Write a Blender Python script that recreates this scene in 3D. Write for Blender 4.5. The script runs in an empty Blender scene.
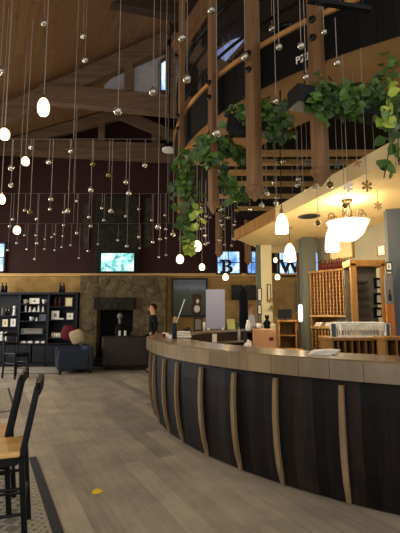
import bpy, bmesh, math, random
from mathutils import Vector, Matrix, noise
random.seed(7)
C = bpy.context.scene.collection
PI = math.pi
R_ = math.radians
# ------------------------------------------------------------------ camera
CAMZ, PITCH, FOC = 1.5, R_(6.75), 410.0
cam_d = bpy.data.cameras.new('camera'); cam = bpy.data.objects.new('camera', cam_d); C.objects.link(cam)
cam.location = (0, 0, CAMZ); cam.rotation_euler = (PI/2 + PITCH, 0, 0)
cam_d.sensor_fit = 'HORIZONTAL'; cam_d.sensor_width = 36; cam_d.lens = 36*FOC/400
cam_d.clip_start = .05
bpy.context.scene.camera = cam
cp, sp = math.cos(PITCH), math.sin(PITCH)
def ray(px, py):
    u = (px-200)/FOC; v = (266.5-py)/FOC
    return Vector((u, cp-sp*v, sp+cp*v))
def at(px, py, Y):
    d = ray(px, py); return Vector((0, 0, CAMZ)) + d*(Y/d.y)
def atz(px, py, z):
    d = ray(px, py); return Vector((0, 0, CAMZ)) + d*((z-CAMZ)/d.z)
def project(p):
    q = Vector(p)-Vector((0, 0, CAMZ)); dep = q.y*cp+q.z*sp
    return 200+FOC*q.x/dep, 266.5-FOC*(q.z*cp-q.y*sp)/dep
CX, CY = 3.84, 7.2          # centre of the round bar and of the round mezzanine above it
def ring(a, r, z=0.0):
    return Vector((CX+r*math.cos(a), CY+r*math.sin(a), z))
def ring_angle(px, r, z, lo=-178, hi=-105):
    lo, hi = R_(lo), R_(hi)
    for _ in range(50):
        m = (lo+hi)/2
        if project(ring(m, r, z))[0] < px: lo = m
        else: hi = m
    return lo
# ------------------------------------------------------------------ mesh builder
class MB:
    def __init__(s): s.bm = bmesh.new()
    def box(s, c, size, rot=None, bevel=0):
        m = Matrix.Translation(Vector(c))
        if rot is not None: m = m @ (Matrix.Rotation(rot, 4, 'Z') if isinstance(rot, (int, float)) else rot)
        m = m @ Matrix.Diagonal((*size, 1))
        r = bmesh.ops.create_cube(s.bm, size=1, matrix=m)
        if bevel:
            es = list({e for v in r['verts'] for e in v.link_edges})
            bmesh.ops.bevel(s.bm, geom=es, offset=bevel, segments=2, affect='EDGES', profile=.5)
        return s
    def bar(s, a, b, w, h, up=(0, 0, 1), bevel=0):
        a, b = Vector(a), Vector(b); d = b-a; L = d.length; x = d.normalized(); u = Vector(up)
        y = u.cross(x)
        if y.length < 1e-5: y = Vector((0, 1, 0)).cross(x)
        y.normalize(); z = x.cross(y)
        m = Matrix((x, y, z)).transposed().to_4x4(); m.translation = (a+b)/2
        m = m @ Matrix.Diagonal((L, w, h, 1))
        r = bmesh.ops.create_cube(s.bm, size=1, matrix=m)
        if bevel:
            es = list({e for v in r['verts'] for e in v.link_edges})
            bmesh.ops.bevel(s.bm, geom=es, offset=bevel, segments=2, affect='EDGES', profile=.5)
        return s
    def tube(s, pts, r, seg=8, close=False):
        pts = [Vector(p) for p in pts]; n = len(pts); rs = r if isinstance(r, (list, tuple)) else [r]*n
        rings = []
        ref = None
        for i, p in enumerate(pts):
            if close: d = pts[(i+1) % n]-pts[i-1]
            else: d = pts[min(i+1, n-1)]-pts[max(i-1, 0)]
            d.normalize()
            if ref is None: ref = Vector((0, 0, 1)) if abs(d.z) < .9 else Vector((1, 0, 0))
            y = d.cross(ref); y.normalize(); x = y.cross(d); ref = x
            rings.append([s.bm.verts.new(p + (x*math.cos(2*PI*k/seg)+y*math.sin(2*PI*k/seg))*rs[i]) for k in range(seg)])
        for i in range(n if close else n-1):
            A, B = rings[i], rings[(i+1) % n]
            for k in range(seg):
                s.bm.faces.new((A[k], A[(k+1) % seg], B[(k+1) % seg], B[k]))
        if not close:
            s.bm.faces.new(rings[0][::-1]); s.bm.faces.new(rings[-1])
        return s
    def lathe(s, prof, c=(0, 0, 0), seg=16, m=None):
        c = Vector(c); rings = []
        for r, z in prof:
            if r < 1e-5:
                p = Vector((0, 0, z)); p = (m @ p if m else p)+c
                rings.append([s.bm.verts.new(p)])
            else:
                L = []
                for k in range(seg):
                    p = Vector((r*math.cos(2*PI*k/seg), r*math.sin(2*PI*k/seg), z)); p = (m @ p if m else p)+c
                    L.append(s.bm.verts.new(p))
                rings.append(L)
        for A, B in zip(rings, rings[1:]):
            for k in range(seg):
                k2 = (k+1) % seg
                if len(A) == 1 and len(B) == 1: continue
                if len(A) == 1: s.bm.faces.new((A[0], B[k2], B[k]))
                elif len(B) == 1: s.bm.faces.new((A[k], A[k2], B[0]))
                else: s.bm.faces.new((A[k], A[k2], B[k2], B[k]))
        return s
    def arc(s, prof, a0, a1, n, c=(CX, CY), gap=False, closed=True):
        """sweep a closed (r,z) profile round the vertical axis; gap=True makes loose segments (one island each)"""
        def rg(a): return [s.bm.verts.new((c[0]+r*math.cos(a), c[1]+r*math.sin(a), z)) for r, z in prof]
        prev = None; k = len(prof)
        for i in range(n+1):
            a = a0+(a1-a0)*i/n
            if gap:
                if i == n: break
                A = rg(a); B = rg(a0+(a1-a0)*(i+.985)/n)
            else:
                B = rg(a)
                if prev is None:
                    prev = B
                    if closed: s.bm.faces.new(B)
                    continue
                A = prev; prev = B
            for j in range(k if closed else k-1):
                s.bm.faces.new((A[j], A[(j+1) % k], B[(j+1) % k], B[j]))
            if gap and closed: s.bm.faces.new(A); s.bm.faces.new(B[::-1])
        if not gap and closed: s.bm.faces.new(prev[::-1])
        return s
    def poly(s, pts):
        s.bm.faces.new([s.bm.verts.new(Vector(p)) for p in pts]); return s
    def prism(s, pts, off):
        """pts closed outline, extruded by the vector off"""
        off = Vector(off); A = [s.bm.verts.new(Vector(p)) for p in pts]; B = [s.bm.verts.new(Vector(p)+off) for p in pts]
        n = len(A); s.bm.faces.new(A); s.bm.faces.new(B[::-1])
        for i in range(n): s.bm.faces.new((A[i], B[i], B[(i+1) % n], A[(i+1) % n]))
        return s
    def ball(s, c, r, sx=1, sy=1, sz=1, sub=2, m=None):
        M = Matrix.Translation(Vector(c)) @ (m if m else Matrix()) @ Matrix.Diagonal((r*sx, r*sy, r*sz, 1))
        bmesh.ops.create_icosphere(s.bm, subdivisions=sub, radius=1, matrix=M); return s
    def mesh(s, name, mat, smooth=False):
        bmesh.ops.recalc_face_normals(s.bm, faces=s.bm.faces)
        me = bpy.data.meshes.new(name); s.bm.to_mesh(me); s.bm.free()
        for m in (mat if isinstance(mat, (list, tuple)) else [mat]): me.materials.append(m)
        if smooth:
            for p in me.polygons: p.use_smooth = True
        return me
    def build(s, name, mat, parent=None, smooth=False, loc=None):
        o = bpy.data.objects.new(name, s.mesh(name, mat, smooth)); C.objects.link(o)
        if loc is not None: o.location = loc
        if parent is not None: o.parent = parent
        return o
def tag(o, label=None, cat=None, group=None, kind=None):
    if label: o['label'] = label
    if cat: o['category'] = cat
    if group: o['group'] = group
    if kind: o['kind'] = kind
    return o
def thing(name, label, cat, loc=(0, 0, 0), rz=0, group=None):
    o = bpy.data.objects.new(name, None); C.objects.link(o); o.empty_display_size = .1
    o.location = loc; o.rotation_euler = (0, 0, rz)
    return tag(o, label, cat, group)
def kids(o): return [c for c in bpy.data.objects if c.parent == o]
def dup(o, loc=None, rz=None, label=None, parent=None):
    c = o.copy(); C.objects.link(c)
    if parent: c.parent = parent
    if loc is not None: c.location = loc
    if rz is not None: c.rotation_euler = (0, 0, rz)
    if label: c['label'] = label
    for ch in kids(o): dup(ch, parent=c)
    return c
ORD = 'zeroth first second third fourth fifth sixth seventh eighth ninth tenth eleventh twelfth thirteenth fourteenth fifteenth sixteenth seventeenth eighteenth nineteenth twentieth'.split()
def nth(i):
    if i <= 20: return ORD[i]
    t = ['', '', 'twenty', 'thirty', 'forty', 'fifty', 'sixty', 'seventy', 'eighty'][i//10]
    return t+'-'+ORD[i % 10] if i % 10 else t[:-1]+'ieth'
# ------------------------------------------------------------------ materials
def lin(h):
    h = h.lstrip('#'); v = [int(h[i:i+2], 16)/255 for i in (0, 2, 4)]
    return tuple((c/12.92 if c <= .04045 else ((c+.055)/1.055)**2.4) for c in v)+(1,)
class NT:
    def __init__(s, name):
        s.m = bpy.data.materials.new(name); s.m.use_nodes = True; s.t = s.m.node_tree
        s.b = s.t.nodes['Principled BSDF']; s.tc = None
    def n(s, typ, **kw):
        nd = s.t.nodes.new(typ)
        for k, v in kw.items():
            if hasattr(nd, k): setattr(nd, k, v)
            else: nd.inputs[k.replace('_', ' ')].default_value = v
        return nd
    def l(s, a, b): s.t.links.new(a, b)
    def coord(s, scale=(1, 1, 1), rot=(0, 0, 0), loc=(0, 0, 0)):
        if not s.tc: s.tc = s.n('ShaderNodeTexCoord')
        mp = s.n('ShaderNodeMapping', vector_type='TEXTURE'); mp.inputs['Scale'].default_value = tuple(1/k for k in scale); mp.inputs['Rotation'].default_value = tuple(-k for k in rot); mp.inputs['Location'].default_value = loc
        s.l(s.tc.outputs['Object'], mp.inputs['Vector']); return mp.outputs[0]
    def noise(s, vec, scale, detail=4, rough=.55, dist=0):
        nd = s.n('ShaderNodeTexNoise', Scale=scale, Detail=detail, Roughness=rough, Distortion=dist); s.l(vec, nd.inputs['Vector']); return nd.outputs['Fac']
    def ramp(s, fac, stops):
        r = s.n('ShaderNodeValToRGB'); e = r.color_ramp.elements
        while len(e) < len(stops): e.new(.5)
        for k, (p, c) in zip(e, stops): k.position = p; k.color = c if not isinstance(c, str) else lin(c)
        s.l(fac, r.inputs[0]); return r.outputs[0]
    def mix(s, fac, a, b, mode='MIX'):
        m = s.n('ShaderNodeMix', data_type='RGBA', blend_type=mode)
        for sock, v in ((m.inputs[0], fac), (m.inputs[6], a), (m.inputs[7], b)):
            if hasattr(v, 'is_linked'): s.l(v, sock)
            else: sock.default_value = lin(v) if isinstance(v, str) else v
        return m.outputs[2]
    def bump(s, h, strength=.3, dist=.02):
        b = s.n('ShaderNodeBump', Strength=strength, Distance=dist); s.l(h, b.inputs['Height']); s.l(b.outputs[0], s.b.inputs['Normal'])
    def col(s, c):
        if hasattr(c, 'is_linked'): s.l(c, s.b.inputs['Base Color'])
        else: s.b.inputs['Base Color'].default_value = lin(c) if isinstance(c, str) else c
    def set(s, **kw):
        for k, v in kw.items(): s.b.inputs[k.replace('_', ' ')].default_value = v
        return s
def plain(name, c, rough=.6, var=.12, scale=8, **kw):
    t = NT(name); t.b.inputs['Specular IOR Level'].default_value = .5 if rough < .35 else .22; f = t.noise(t.coord(), scale); base = lin(c) if isinstance(c, str) else c
    a = tuple(x*(1-var) for x in base[:3])+(1,); b = tuple(min(1, x*(1+var)) for x in base[:3])+(1,)
    t.col(t.ramp(f, [(.3, a), (.7, b)])); t.set(Roughness=rough, **kw); return t.m
def wood(name, a, b, axis='X', scale=6, stretch=14, rough=.5, island=.0, bump=.15, rot=(0, 0, 0)):
    t = NT(name); t.b.inputs['Specular IOR Level'].default_value = .5 if rough < .35 else .15; sc = {'X': (1, stretch, stretch), 'Y': (stretch, 1, stretch), 'Z': (stretch, stretch, 1)}[axis]
    v = t.coord(sc, rot); f = t.noise(v, scale/6, 5, .6, .6)
    c = t.ramp(f, [(.3, a), (.72, b)])
    if island:
        g = t.n('ShaderNodeNewGeometry'); k = t.ramp(g.outputs['Random Per Island'], [(0, (1-island,)*3+(1,)), (1, (1+island,)*3+(1,))])
        c = t.mix(1.0, c, k, 'MULTIPLY')
    t.col(c); t.bump(f, bump); t.set(Roughness=rough); return t.m
def emit(name, c, strength, base='#ffffff'):
    t = NT(name); t.col(base); t.set(Emission_Strength=strength, Roughness=.4); t.b.inputs['Emission Color'].default_value = lin(c); return t.m
M = {}
# floor : wide washed oak planks running diagonally to the back left
def floor_mat():
    t = NT('floor planks'); v = t.coord(rot=(0, 0, R_(-117.5)))
    br = t.n('ShaderNodeTexBrick', offset=.37, squash=1.0); t.l(v, br.inputs['Vector'])
    for k, x in (('Scale', 1.0), ('Mortar Size', .0012), ('Mortar Smooth', .3), ('Bias', 0), ('Brick Width', 2.6), ('Row Height', .19)): br.inputs[k].default_value = x
    br.inputs['Color1'].default_value = (0.02, .02, .02, 1); br.inputs['Color2'].default_value = (.98, .98, .98, 1); br.inputs['Mortar'].default_value = (.5, .5, .5, 1)
    tone = t.ramp(br.outputs['Color'], [(0, '#8f8170'), (.35, '#ab9c85'), (.7, '#bcad93'), (1, '#d8c8a4')])
    g = t.noise(t.coord((1, 1, 1), (0, 0, R_(-117.5))), 2.2, 5, .6)
    mp = t.coord((.7, 9, 1), (0, 0, R_(-117.5))); gr = t.noise(mp, 2.2, 5, .65, .5)
    c = t.mix(.42, tone, t.ramp(gr, [(.3, '#786d5e'), (.7, '#b9ab92')]))
    c = t.mix(t.ramp(g, [(.4, (0, 0, 0, 1)), (.75, (.5, .5, .5, 1))]), c, '#6e645b')
    c = t.mix(br.outputs['Fac'], c, '#6a6054')
    t.col(c); t.bump(gr, .08, .005)
    r = t.ramp(g, [(.3, (.38,)*3+(1,)), (.7, (.55,)*3+(1,))]); t.l(r, t.b.inputs['Roughness']); return t.m
M['floor'] = floor_mat()
def faux(name, a, b, d):
    t = NT(name); v = t.coord(); f = t.noise(v, 1.6, 6, .65, .8); g = t.noise(v, 7, 4, .6)
    c = t.ramp(f, [(.3, a), (.5, b), (.72, d)]); c = t.mix(.25, c, t.ramp(g, [(.3, a), (.7, d)])); t.col(c); t.set(Roughness=.8); t.b.inputs['Specular IOR Level'].default_value = .15; t.bump(g, .1); return t.m
M['ochre'] = faux('ochre faux plaster', '#77592c', '#947442', '#ad8e56')
M['maroon'] = faux('dark red wall paint', '#2a1715', '#301b19', '#36201d')
M['green_wall'] = plain('sage wall paint', '#8d8872', .8, .06, 3)
M['sage_dark'] = plain('grey green column paint', '#5d6156', .7, .06, 3)
M['slate'] = plain('slate grey column paint', '#545a60', .7, .06, 3)
M['cream'] = plain('cream drywall', '#d9c18c', .8, .05, 3)
M['cream_pale'] = plain('pale cream paint', '#d8cda4', .8, .05, 3)
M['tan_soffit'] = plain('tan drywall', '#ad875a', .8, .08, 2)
def stone_mat(name, cols, scale, dark):
    t = NT(name); v = t.coord(); d = t.n('ShaderNodeTexNoise', Scale=2.0, Detail=3.0); t.l(v, d.inputs['Vector'])
    vv = t.mix(.18, v, d.outputs['Color'], 'ADD')
    vo = t.n('ShaderNodeTexVoronoi', Scale=scale); t.l(vv, vo.inputs['Vector'])
    ve = t.n('ShaderNodeTexVoronoi', Scale=scale, feature='DISTANCE_TO_EDGE'); t.l(vv, ve.inputs['Vector'])
    rnd = t.ramp(vo.outputs['Color'], [(0.1, cols[0]), (.5, cols[1]), (.9, cols[2])])
    f = t.noise(v, 9, 5, .65); rnd = t.mix(.4, rnd, t.ramp(f, [(.3, cols[0]), (.7, cols[2])]))
    e = t.ramp(ve.outputs['Distance'], [(.0, (0, 0, 0, 1)), (.07, (1, 1, 1, 1))])
    t.col(t.mix(e, dark, rnd)); t.bump(e, .45, .03); t.set(Roughness=.9); t.b.inputs['Specular IOR Level'].default_value = .15; return t.m
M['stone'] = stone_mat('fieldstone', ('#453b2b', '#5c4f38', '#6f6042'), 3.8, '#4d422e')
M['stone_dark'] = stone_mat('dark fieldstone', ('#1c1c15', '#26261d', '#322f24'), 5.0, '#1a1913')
M['panel_grey'] = stone_mat('grey patterned panel', ('#2c2825', '#3d3833', '#514b44'), 7.0, '#2a2523')
M['firebox'] = plain('sooty firebox', '#0c0b0a', .9)
M['pine'] = None
def pine_mat():
    t = NT('knotty pine ceiling'); v = t.coord(rot=(0, 0, R_(-117)))
    br = t.n('ShaderNodeTexBrick', offset=.41); t.l(v, br.inputs['Vector'])
    for k, x in (('Scale', 1.0), ('Mortar Size', .004), ('Brick Width', 3.2), ('Row Height', .16)): br.inputs[k].default_value = x
    br.inputs['Color1'].default_value = (0, 0, 0, 1); br.inputs['Color2'].default_value = (1, 1, 1, 1); br.inputs['Mortar'].default_value = (.5, .5, .5, 1)
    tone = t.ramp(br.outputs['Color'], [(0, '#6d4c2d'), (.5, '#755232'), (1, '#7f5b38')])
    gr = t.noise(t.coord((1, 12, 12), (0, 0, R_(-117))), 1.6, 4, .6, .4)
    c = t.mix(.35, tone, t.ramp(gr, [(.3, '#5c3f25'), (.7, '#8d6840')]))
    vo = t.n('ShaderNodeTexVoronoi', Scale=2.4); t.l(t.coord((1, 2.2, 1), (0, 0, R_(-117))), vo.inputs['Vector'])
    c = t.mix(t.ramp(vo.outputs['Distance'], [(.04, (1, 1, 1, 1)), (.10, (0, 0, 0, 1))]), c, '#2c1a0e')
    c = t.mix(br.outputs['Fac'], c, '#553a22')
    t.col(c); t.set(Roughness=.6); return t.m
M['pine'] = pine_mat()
M['beam'] = wood('timber beam', '#4f3d2d', '#715943', 'X', 6, 10, .7)
M['post'] = wood('timber post', '#5c4029', '#80603f', 'Z', 6, 12, .6)
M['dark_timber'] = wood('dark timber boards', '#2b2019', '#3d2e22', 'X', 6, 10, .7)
M['joist'] = wood('joist timber', '#a8834c', '#cba469', 'X', 6, 10, .7)
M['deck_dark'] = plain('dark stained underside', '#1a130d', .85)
M['handrail'] = wood('bent handrail', '#8d6236', '#b98a52', 'X', 5, 5, .45)
M['fascia'] = wood('dark stained fascia', '#0a0908', '#131110', 'Z', 6, 10, .6, .3)
M['bar_front'] = wood('dark stained boards', '#0d0b0a', '#261c15', 'Z', 6, 12, .6, .7)
M['stave'] = wood('old barrel stave', '#6d5a42', '#94795a', 'Z', 6, 9, .65)
M['bar_top'] = wood('bar top blocks', '#6c5a44', '#97805f', 'Z', 5, 3, .22, .2, .05)
M['navy_wood'] = plain('navy black painted wood', '#0c0e15', .5, .15)
M['black_wood'] = plain('black painted wood', '#08090d', .4, .15)
M['seat_wood'] = wood('honey maple seat', '#b98a45', '#dcb069', 'X', 5, 8, .3)
M['honey'] = wood('honey oak', '#7a572b', '#a0763f', 'Z', 6, 9, .5)
M['honey_light'] = wood('light oak slats', '#937040', '#b8955c', 'Z', 6, 9, .5)
M['black'] = plain('black metal', '#0b0b0d', .45)
M['black_cloth'] = plain('black cloth', '#0d0d10', .9, .2, 20)
M['cord'] = plain('grey cord', '#8d8379', .6)
M['rod'] = plain('dark rod', '#4a4340', .5)
M['silver'] = plain('silvered metal', '#b5b0a6', .25, .1, 8, Metallic=1.0)
def ballmat():
    t = NT('silvered glass'); f = t.noise(t.coord(), 14, 2); t.col(t.ramp(f, [(.35, '#7a7464'), (.65, '#cfc8b8')])); t.set(Roughness=.14, Metallic=.75, Coat_Weight=.6); return t.m
M['ball'] = ballmat()
M['gold_glass'] = plain('amber glass', '#6b5a2c', .12, .3, 20, Metallic=.6)
M['globe'] = emit('lit opal glass', '#ffdc98', 1.5)
M['bell'] = emit('lit frosted bell glass', '#ffe4b0', 1.7)
M['bulb'] = emit('lit bulb', '#ffb055', 3, '#804010')
def leafmat(name, a, b):
    t = NT(name); g = t.n('ShaderNodeNewGeometry'); t.col(t.ramp(g.outputs['Random Per Island'], [(0, a), (1, b)])); t.set(Roughness=.5); return t.m
M['leaf'] = leafmat('green leaves', '#22391a', '#587a30')
M['leaf_lime'] = leafmat('yellow green leaves', '#6f8f28', '#b4bd48')
M['stem'] = plain('vine stem', '#4d5a2c', .7)
def skyglass():
    t = NT('daylit window glass'); f = t.noise(t.coord((3, 3, 1.4)), 2.0, 3)
    c = t.ramp(f, [(.32, '#3f74c0'), (.5, '#8fc0ee'), (.66, '#e6f4ff')]); t.col('#202830'); t.l(c, t.b.inputs['Emission Color']); t.set(Emission_Strength=.7, Roughness=.1); return t.m
M['skyglass'] = skyglass()
def skydim():
    t = NT('twilit clerestory glass'); f = t.noise(t.coord((2, 2, 1)), 1.6, 3)
    c = t.ramp(f, [(.3, '#3a4470'), (.7, '#8790b8')]); t.col('#202830'); t.l(c, t.b.inputs['Emission Color']); t.set(Emission_Strength=.55, Roughness=.1); return t.m
M['skydim'] = skydim()
M['infill'] = plain('pale panel infill', '#a5a3a6', .8, .1)
M['plexi'] = None
def plexi():
    t = NT('frosted acrylic'); t.col('#a3a8c4'); t.set(Roughness=.5, Alpha=.68); return t.m
M['plexi'] = plexi()
def screenmat():
    t = NT('lit television picture'); v = t.coord(); f = t.noise(v, 3.2, 4, .6, .6); g = t.noise(v, 9, 3)
    c = t.ramp(f, [(.36, '#0b4a52'), (.45, '#3fc0b8'), (.53, '#c8fff8'), (.62, '#ffffff')]); c = t.mix(.25, c, t.ramp(g, [(.4, '#0a6a6a'), (.6, '#e8ffff')]))
    t.col('#000000'); t.l(c, t.b.inputs['Emission Color']); t.set(Emission_Strength=.75, Roughness=.2); return t.m
M['screen'] = screenmat()
M['white'] = plain('white ceramic', '#d9d6cc', .4, .05)
M['paper'] = plain('paper', '#e2dccb', .8, .06)
M['cardboard'] = plain('cardboard', '#b08560', .8, .08)
M['bottle'] = plain('dark red wine bottle', '#5a1f16', .35, .3)
M['bottle_green'] = plain('dark green wine bottle', '#141c10', .15, .2)
M['capsule'] = plain('bottle capsule', '#6d2f20', .4, .2)
def glassmat():
    t = NT('clear glassware'); t.col('#f4f4ea'); t.set(Roughness=.06, Alpha=.42, IOR=1.45); t.b.inputs['Specular IOR Level'].default_value = .9; return t.m
M['glass'] = glassmat()
M['bronze'] = plain('dark bronze', '#4a3a26', .45, .15, 8, Metallic=.7)
M['sofa_blue'] = plain('blue grey upholstery', '#2a313d', .9, .12, 12)
M['sofa_brown'] = plain('dark brown leather', '#231812', .45, .15, 6)
M['red'] = plain('dark red cloth', '#5c1a20', .85, .15, 10)
M['cream_cloth'] = plain('cream cloth', '#9c8a6a', .9, .1, 10)
M['skin'] = plain('skin', '#c2906c', .6, .06)
M['hair_dark'] = plain('dark brown hair', '#1d130d', .6, .2, 30)
M['hair_blond'] = plain('light brown hair', '#8a5a2c', .6, .2, 30)
M['white_cloth'] = plain('white cloth', '#d8d3c8', .85, .06)
M['denim'] = plain('dark blue cloth', '#1c2638', .85, .12)
M['yellow'] = plain('yellow vinyl', '#f0cc2e', .5, .08)
M['lime_card'] = plain('pale yellow card', '#c8c87a', .8, .06)
M['gold_frame'] = plain('aged gold', '#8b7038', .45, .15)
M['wine_dark'] = plain('plum letter paint', '#141019', .5)
M['grey'] = plain('warm grey stoneware', '#77716a', .7, .12)
M['orange_panel'] = wood('orange stained board', '#a4602a', '#c07a3a', 'Z', 5, 9, .5)
def rugmat(name, base, dark, mid, sc):
    t = NT(name); v = t.coord((sc, sc, sc), (0, 0, R_(-117.5)))
    mg = t.n('ShaderNodeTexMagic', turbulence_depth=2, Scale=1.0, Distortion=1.6); t.l(v, mg.inputs['Vector'])
    ck = t.n('ShaderNodeTexVoronoi', Scale=.8, distance='MANHATTAN'); ck.inputs['Randomness'].default_value = .25; t.l(v, ck.inputs['Vector'])
    c = t.ramp(ck.outputs['Distance'], [(.2, dark), (.27, mid), (.4, base), (.62, base), (.7, mid)])
    c = t.mix(t.ramp(mg.outputs['Fac'], [(.45, (0, 0, 0, 1)), (.52, (.6, .6, .6, 1))]), c, mid)
    t.col(c); t.set(Roughness=.95); t.bump(t.noise(t.coord(), 180, 2), .3, .004); return t.m
M['rug'] = rugmat('rug field', '#a39a84', '#2c2a2b', '#6a6457', 9)
M['rug_band'] = rugmat('rug patterned band', '#b3a78d', '#4c463f', '#8a8270', 17)
M['rug_dark'] = plain('rug dark border', '#3c3a3c', .95, .15, 30)
M['rug_beige'] = rugmat('beige rug field', '#988a6c', '#6e6450', '#847860', 6)
def landscape():
    t = NT('landscape painting'); tc = t.n('ShaderNodeTexCoord'); sx = t.n('ShaderNodeSeparateXYZ'); t.l(tc.outputs['Generated'], sx.inputs[0])
    nz = t.noise(tc.outputs['Generated'], 4, 4); ad = t.n('ShaderNodeMath', operation='MULTIPLY_ADD'); t.l(nz, ad.inputs[0]); ad.inputs[1].default_value = .22; t.l(sx.outputs['Z'], ad.inputs[2])
    c = t.ramp(ad.outputs[0], [(.0, '#1c2a18'), (.45, '#26361f'), (.72, '#33432f'), (.80, '#3c4a4c'), (.88, '#6d7880'), (1.0, '#4c5a6a')])
    t.col(c); t.set(Roughness=.45); return t.m
M['landscape'] = landscape()
# ------------------------------------------------------------------ small mesh kits
def framed(name, label, cat, p, w, h, rz=0, frame='black_wood', pic='paper', t=.03, border=.03, group=None, lean=0, mat_w=0):
    """a frame standing/hanging with its picture; p is the bottom centre of the back"""
    o = thing(name, label, cat, p, rz, group); b = border
    m = MB()
    m.box((0, -t/2, b/2), (w, t, b)).box((0, -t/2, h-b/2), (w, t, b)).box((-w/2+b/2, -t/2, h/2), (b, t, h-2*b)).box((w/2-b/2, -t/2, h/2), (b, t, h-2*b))
    m.build('frame', M[frame], o)
    k = MB().box((0, -t*.3, h/2), (w-2*b, t*.5, h-2*b)); pp = k.build('picture', M[pic], o)
    if mat_w:
        MB().box((0, -t*.3-t*.28, h/2), (w-2*b-2*mat_w, t*.1, h-2*b-2*mat_w)).build('print', M['grey'], pp)
    if lean: o.rotation_euler = (lean, 0, rz)
    return o
def text_mesh(name, s, size, depth, mat, bold=0):
    cu = bpy.data.curves.new(name, 'FONT'); cu.body = s; cu.size = size; cu.extrude = depth/2; cu.offset = bold; cu.align_x = 'CENTER'
    tmp = bpy.data.objects.new(name, cu); C.objects.link(tmp)
    dg = bpy.context.evaluated_depsgraph_get(); me = bpy.data.meshes.new_from_object(tmp.evaluated_get(dg))
    bpy.data.objects.remove(tmp); me.materials.clear(); me.materials.append(mat)
    return me
def struct(o): o['kind'] = 'structure'; return o
# ================================================================== SETTING
def ridge(Y):
    k = min(max((Y-9)/3.5, 0), 1)
    return (-.71-.53*(Y-9), 8.30-.18*k, .48-.19*k)
def zceil(X, Y):
    rx, rz, sl = ridge(Y)
    return rz-sl*(rx-X) if X < rx else rz+.35*(X-rx)
struct(MB().poly([(-9, -1, 0), (9, -1, 0), (9, 12.9, 0), (-9, 12.9, 0)]).build('floor', M['floor']))
def ceiling(name, left, mat):
    m = MB(); g = {}
    NX, NY = 6, 14
    for j in range(NY+1):
        Y = -1+13.9*j/NY; rx = ridge(Y)[0]
        for i in range(NX+1):
            X = -9+(rx+9)*i/NX if left else rx+(9.2-rx)*i/NX
            g[i, j] = m.bm.verts.new((X, Y, zceil(X, Y)))
    for j in range(NY):
        for i in range(NX): m.bm.faces.new((g[i, j], g[i+1, j], g[i+1, j+1], g[i, j+1]))
    o = m.build(name, mat); sm = o.modifiers.new('thick', 'SOLIDIFY'); sm.thickness = .1; sm.offset = 1
    struct(o); return o
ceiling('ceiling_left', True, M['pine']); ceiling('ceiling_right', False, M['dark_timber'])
BY = 12.8
wn = [0]
ZT = at(60, 275, BY).z
# back wall: ochre below, dark red above with the daylit window openings drawn as framed windows in it
struct(MB().box((0, BY+.1, ZT/2), (18, .2, ZT)).build('wall_back', M['ochre']))
struct(MB().box((0, BY+.1, (ZT+8.6)/2), (18, .2, 8.6-ZT)).build('wall_back_upper', M['maroon']))
struct(MB().box((0, BY-.04, ZT), (18, .1, .09)).build('trim_1', M['joist']))
struct(MB().box((-8.9, 6, 3), (.2, 14, 6)).build('wall_left', M['ochre']))
for yy in (2.6, 5.4, 8.2, 11.0):  # assumed windows outside the view, added to account for daylight from the left
    wn[0] += 1; m = MB().box((-8.77, yy, 1.0), (.1, 2.1, .08)).box((-8.77, yy, 3.6), (.1, 2.1, .08))
    for s in (-1, 0, 1): m.box((-8.77, yy+s*1.0, 2.3), (.1, .07, 2.6))
    f = struct(m.build('window_%d' % wn[0], M['dark_timber'])); MB().box((-8.78, yy, 2.3), (.02, 2.0, 2.6)).build('window_glass', M['skyglass'], f)
struct(MB().box((0, BY-.02, .07), (17.6, .04, .14)).build('baseboard_back', M['dark_timber']))
def window(x0, y0, x1, y1, Y, mat='skyglass', frame='dark_timber', bars=1):
    a = at(x0, y1, Y); b = at(x1, y0, Y); w, h = b.x-a.x, b.z-a.z; wn[0] += 1
    m = MB(); t = .05
    for c, s in (((a.x+w/2, Y, a.z), (w+t, .09, t)), ((a.x+w/2, Y, b.z), (w+t, .09, t)), ((a.x, Y, a.z+h/2), (t, .09, h)), ((b.x, Y, a.z+h/2), (t, .09, h))): m.box(c, s)
    for k in range(bars): m.box((a.x+w*(k+1)/(bars+1), Y, a.z+h/2), (.022, .07, h))
    m.box((a.x+w/2, Y, a.z+h*.5), (w, .07, .022))
    f = struct(m.build('window_%d' % wn[0], M[frame]))
    MB().box((a.x+w/2, Y+.015, a.z+h/2), (w, .02, h)).build('window_glass', M[mat], f)
    return a, b
Wy = BY-.05
window(-14, 243, 6, 272, Wy); window(217, 251, 240, 274, Wy); window(247, 251, 256, 274, Wy); window(279, 250, 297, 276, Wy); window(310, 250, 330, 275, Wy)
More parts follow.
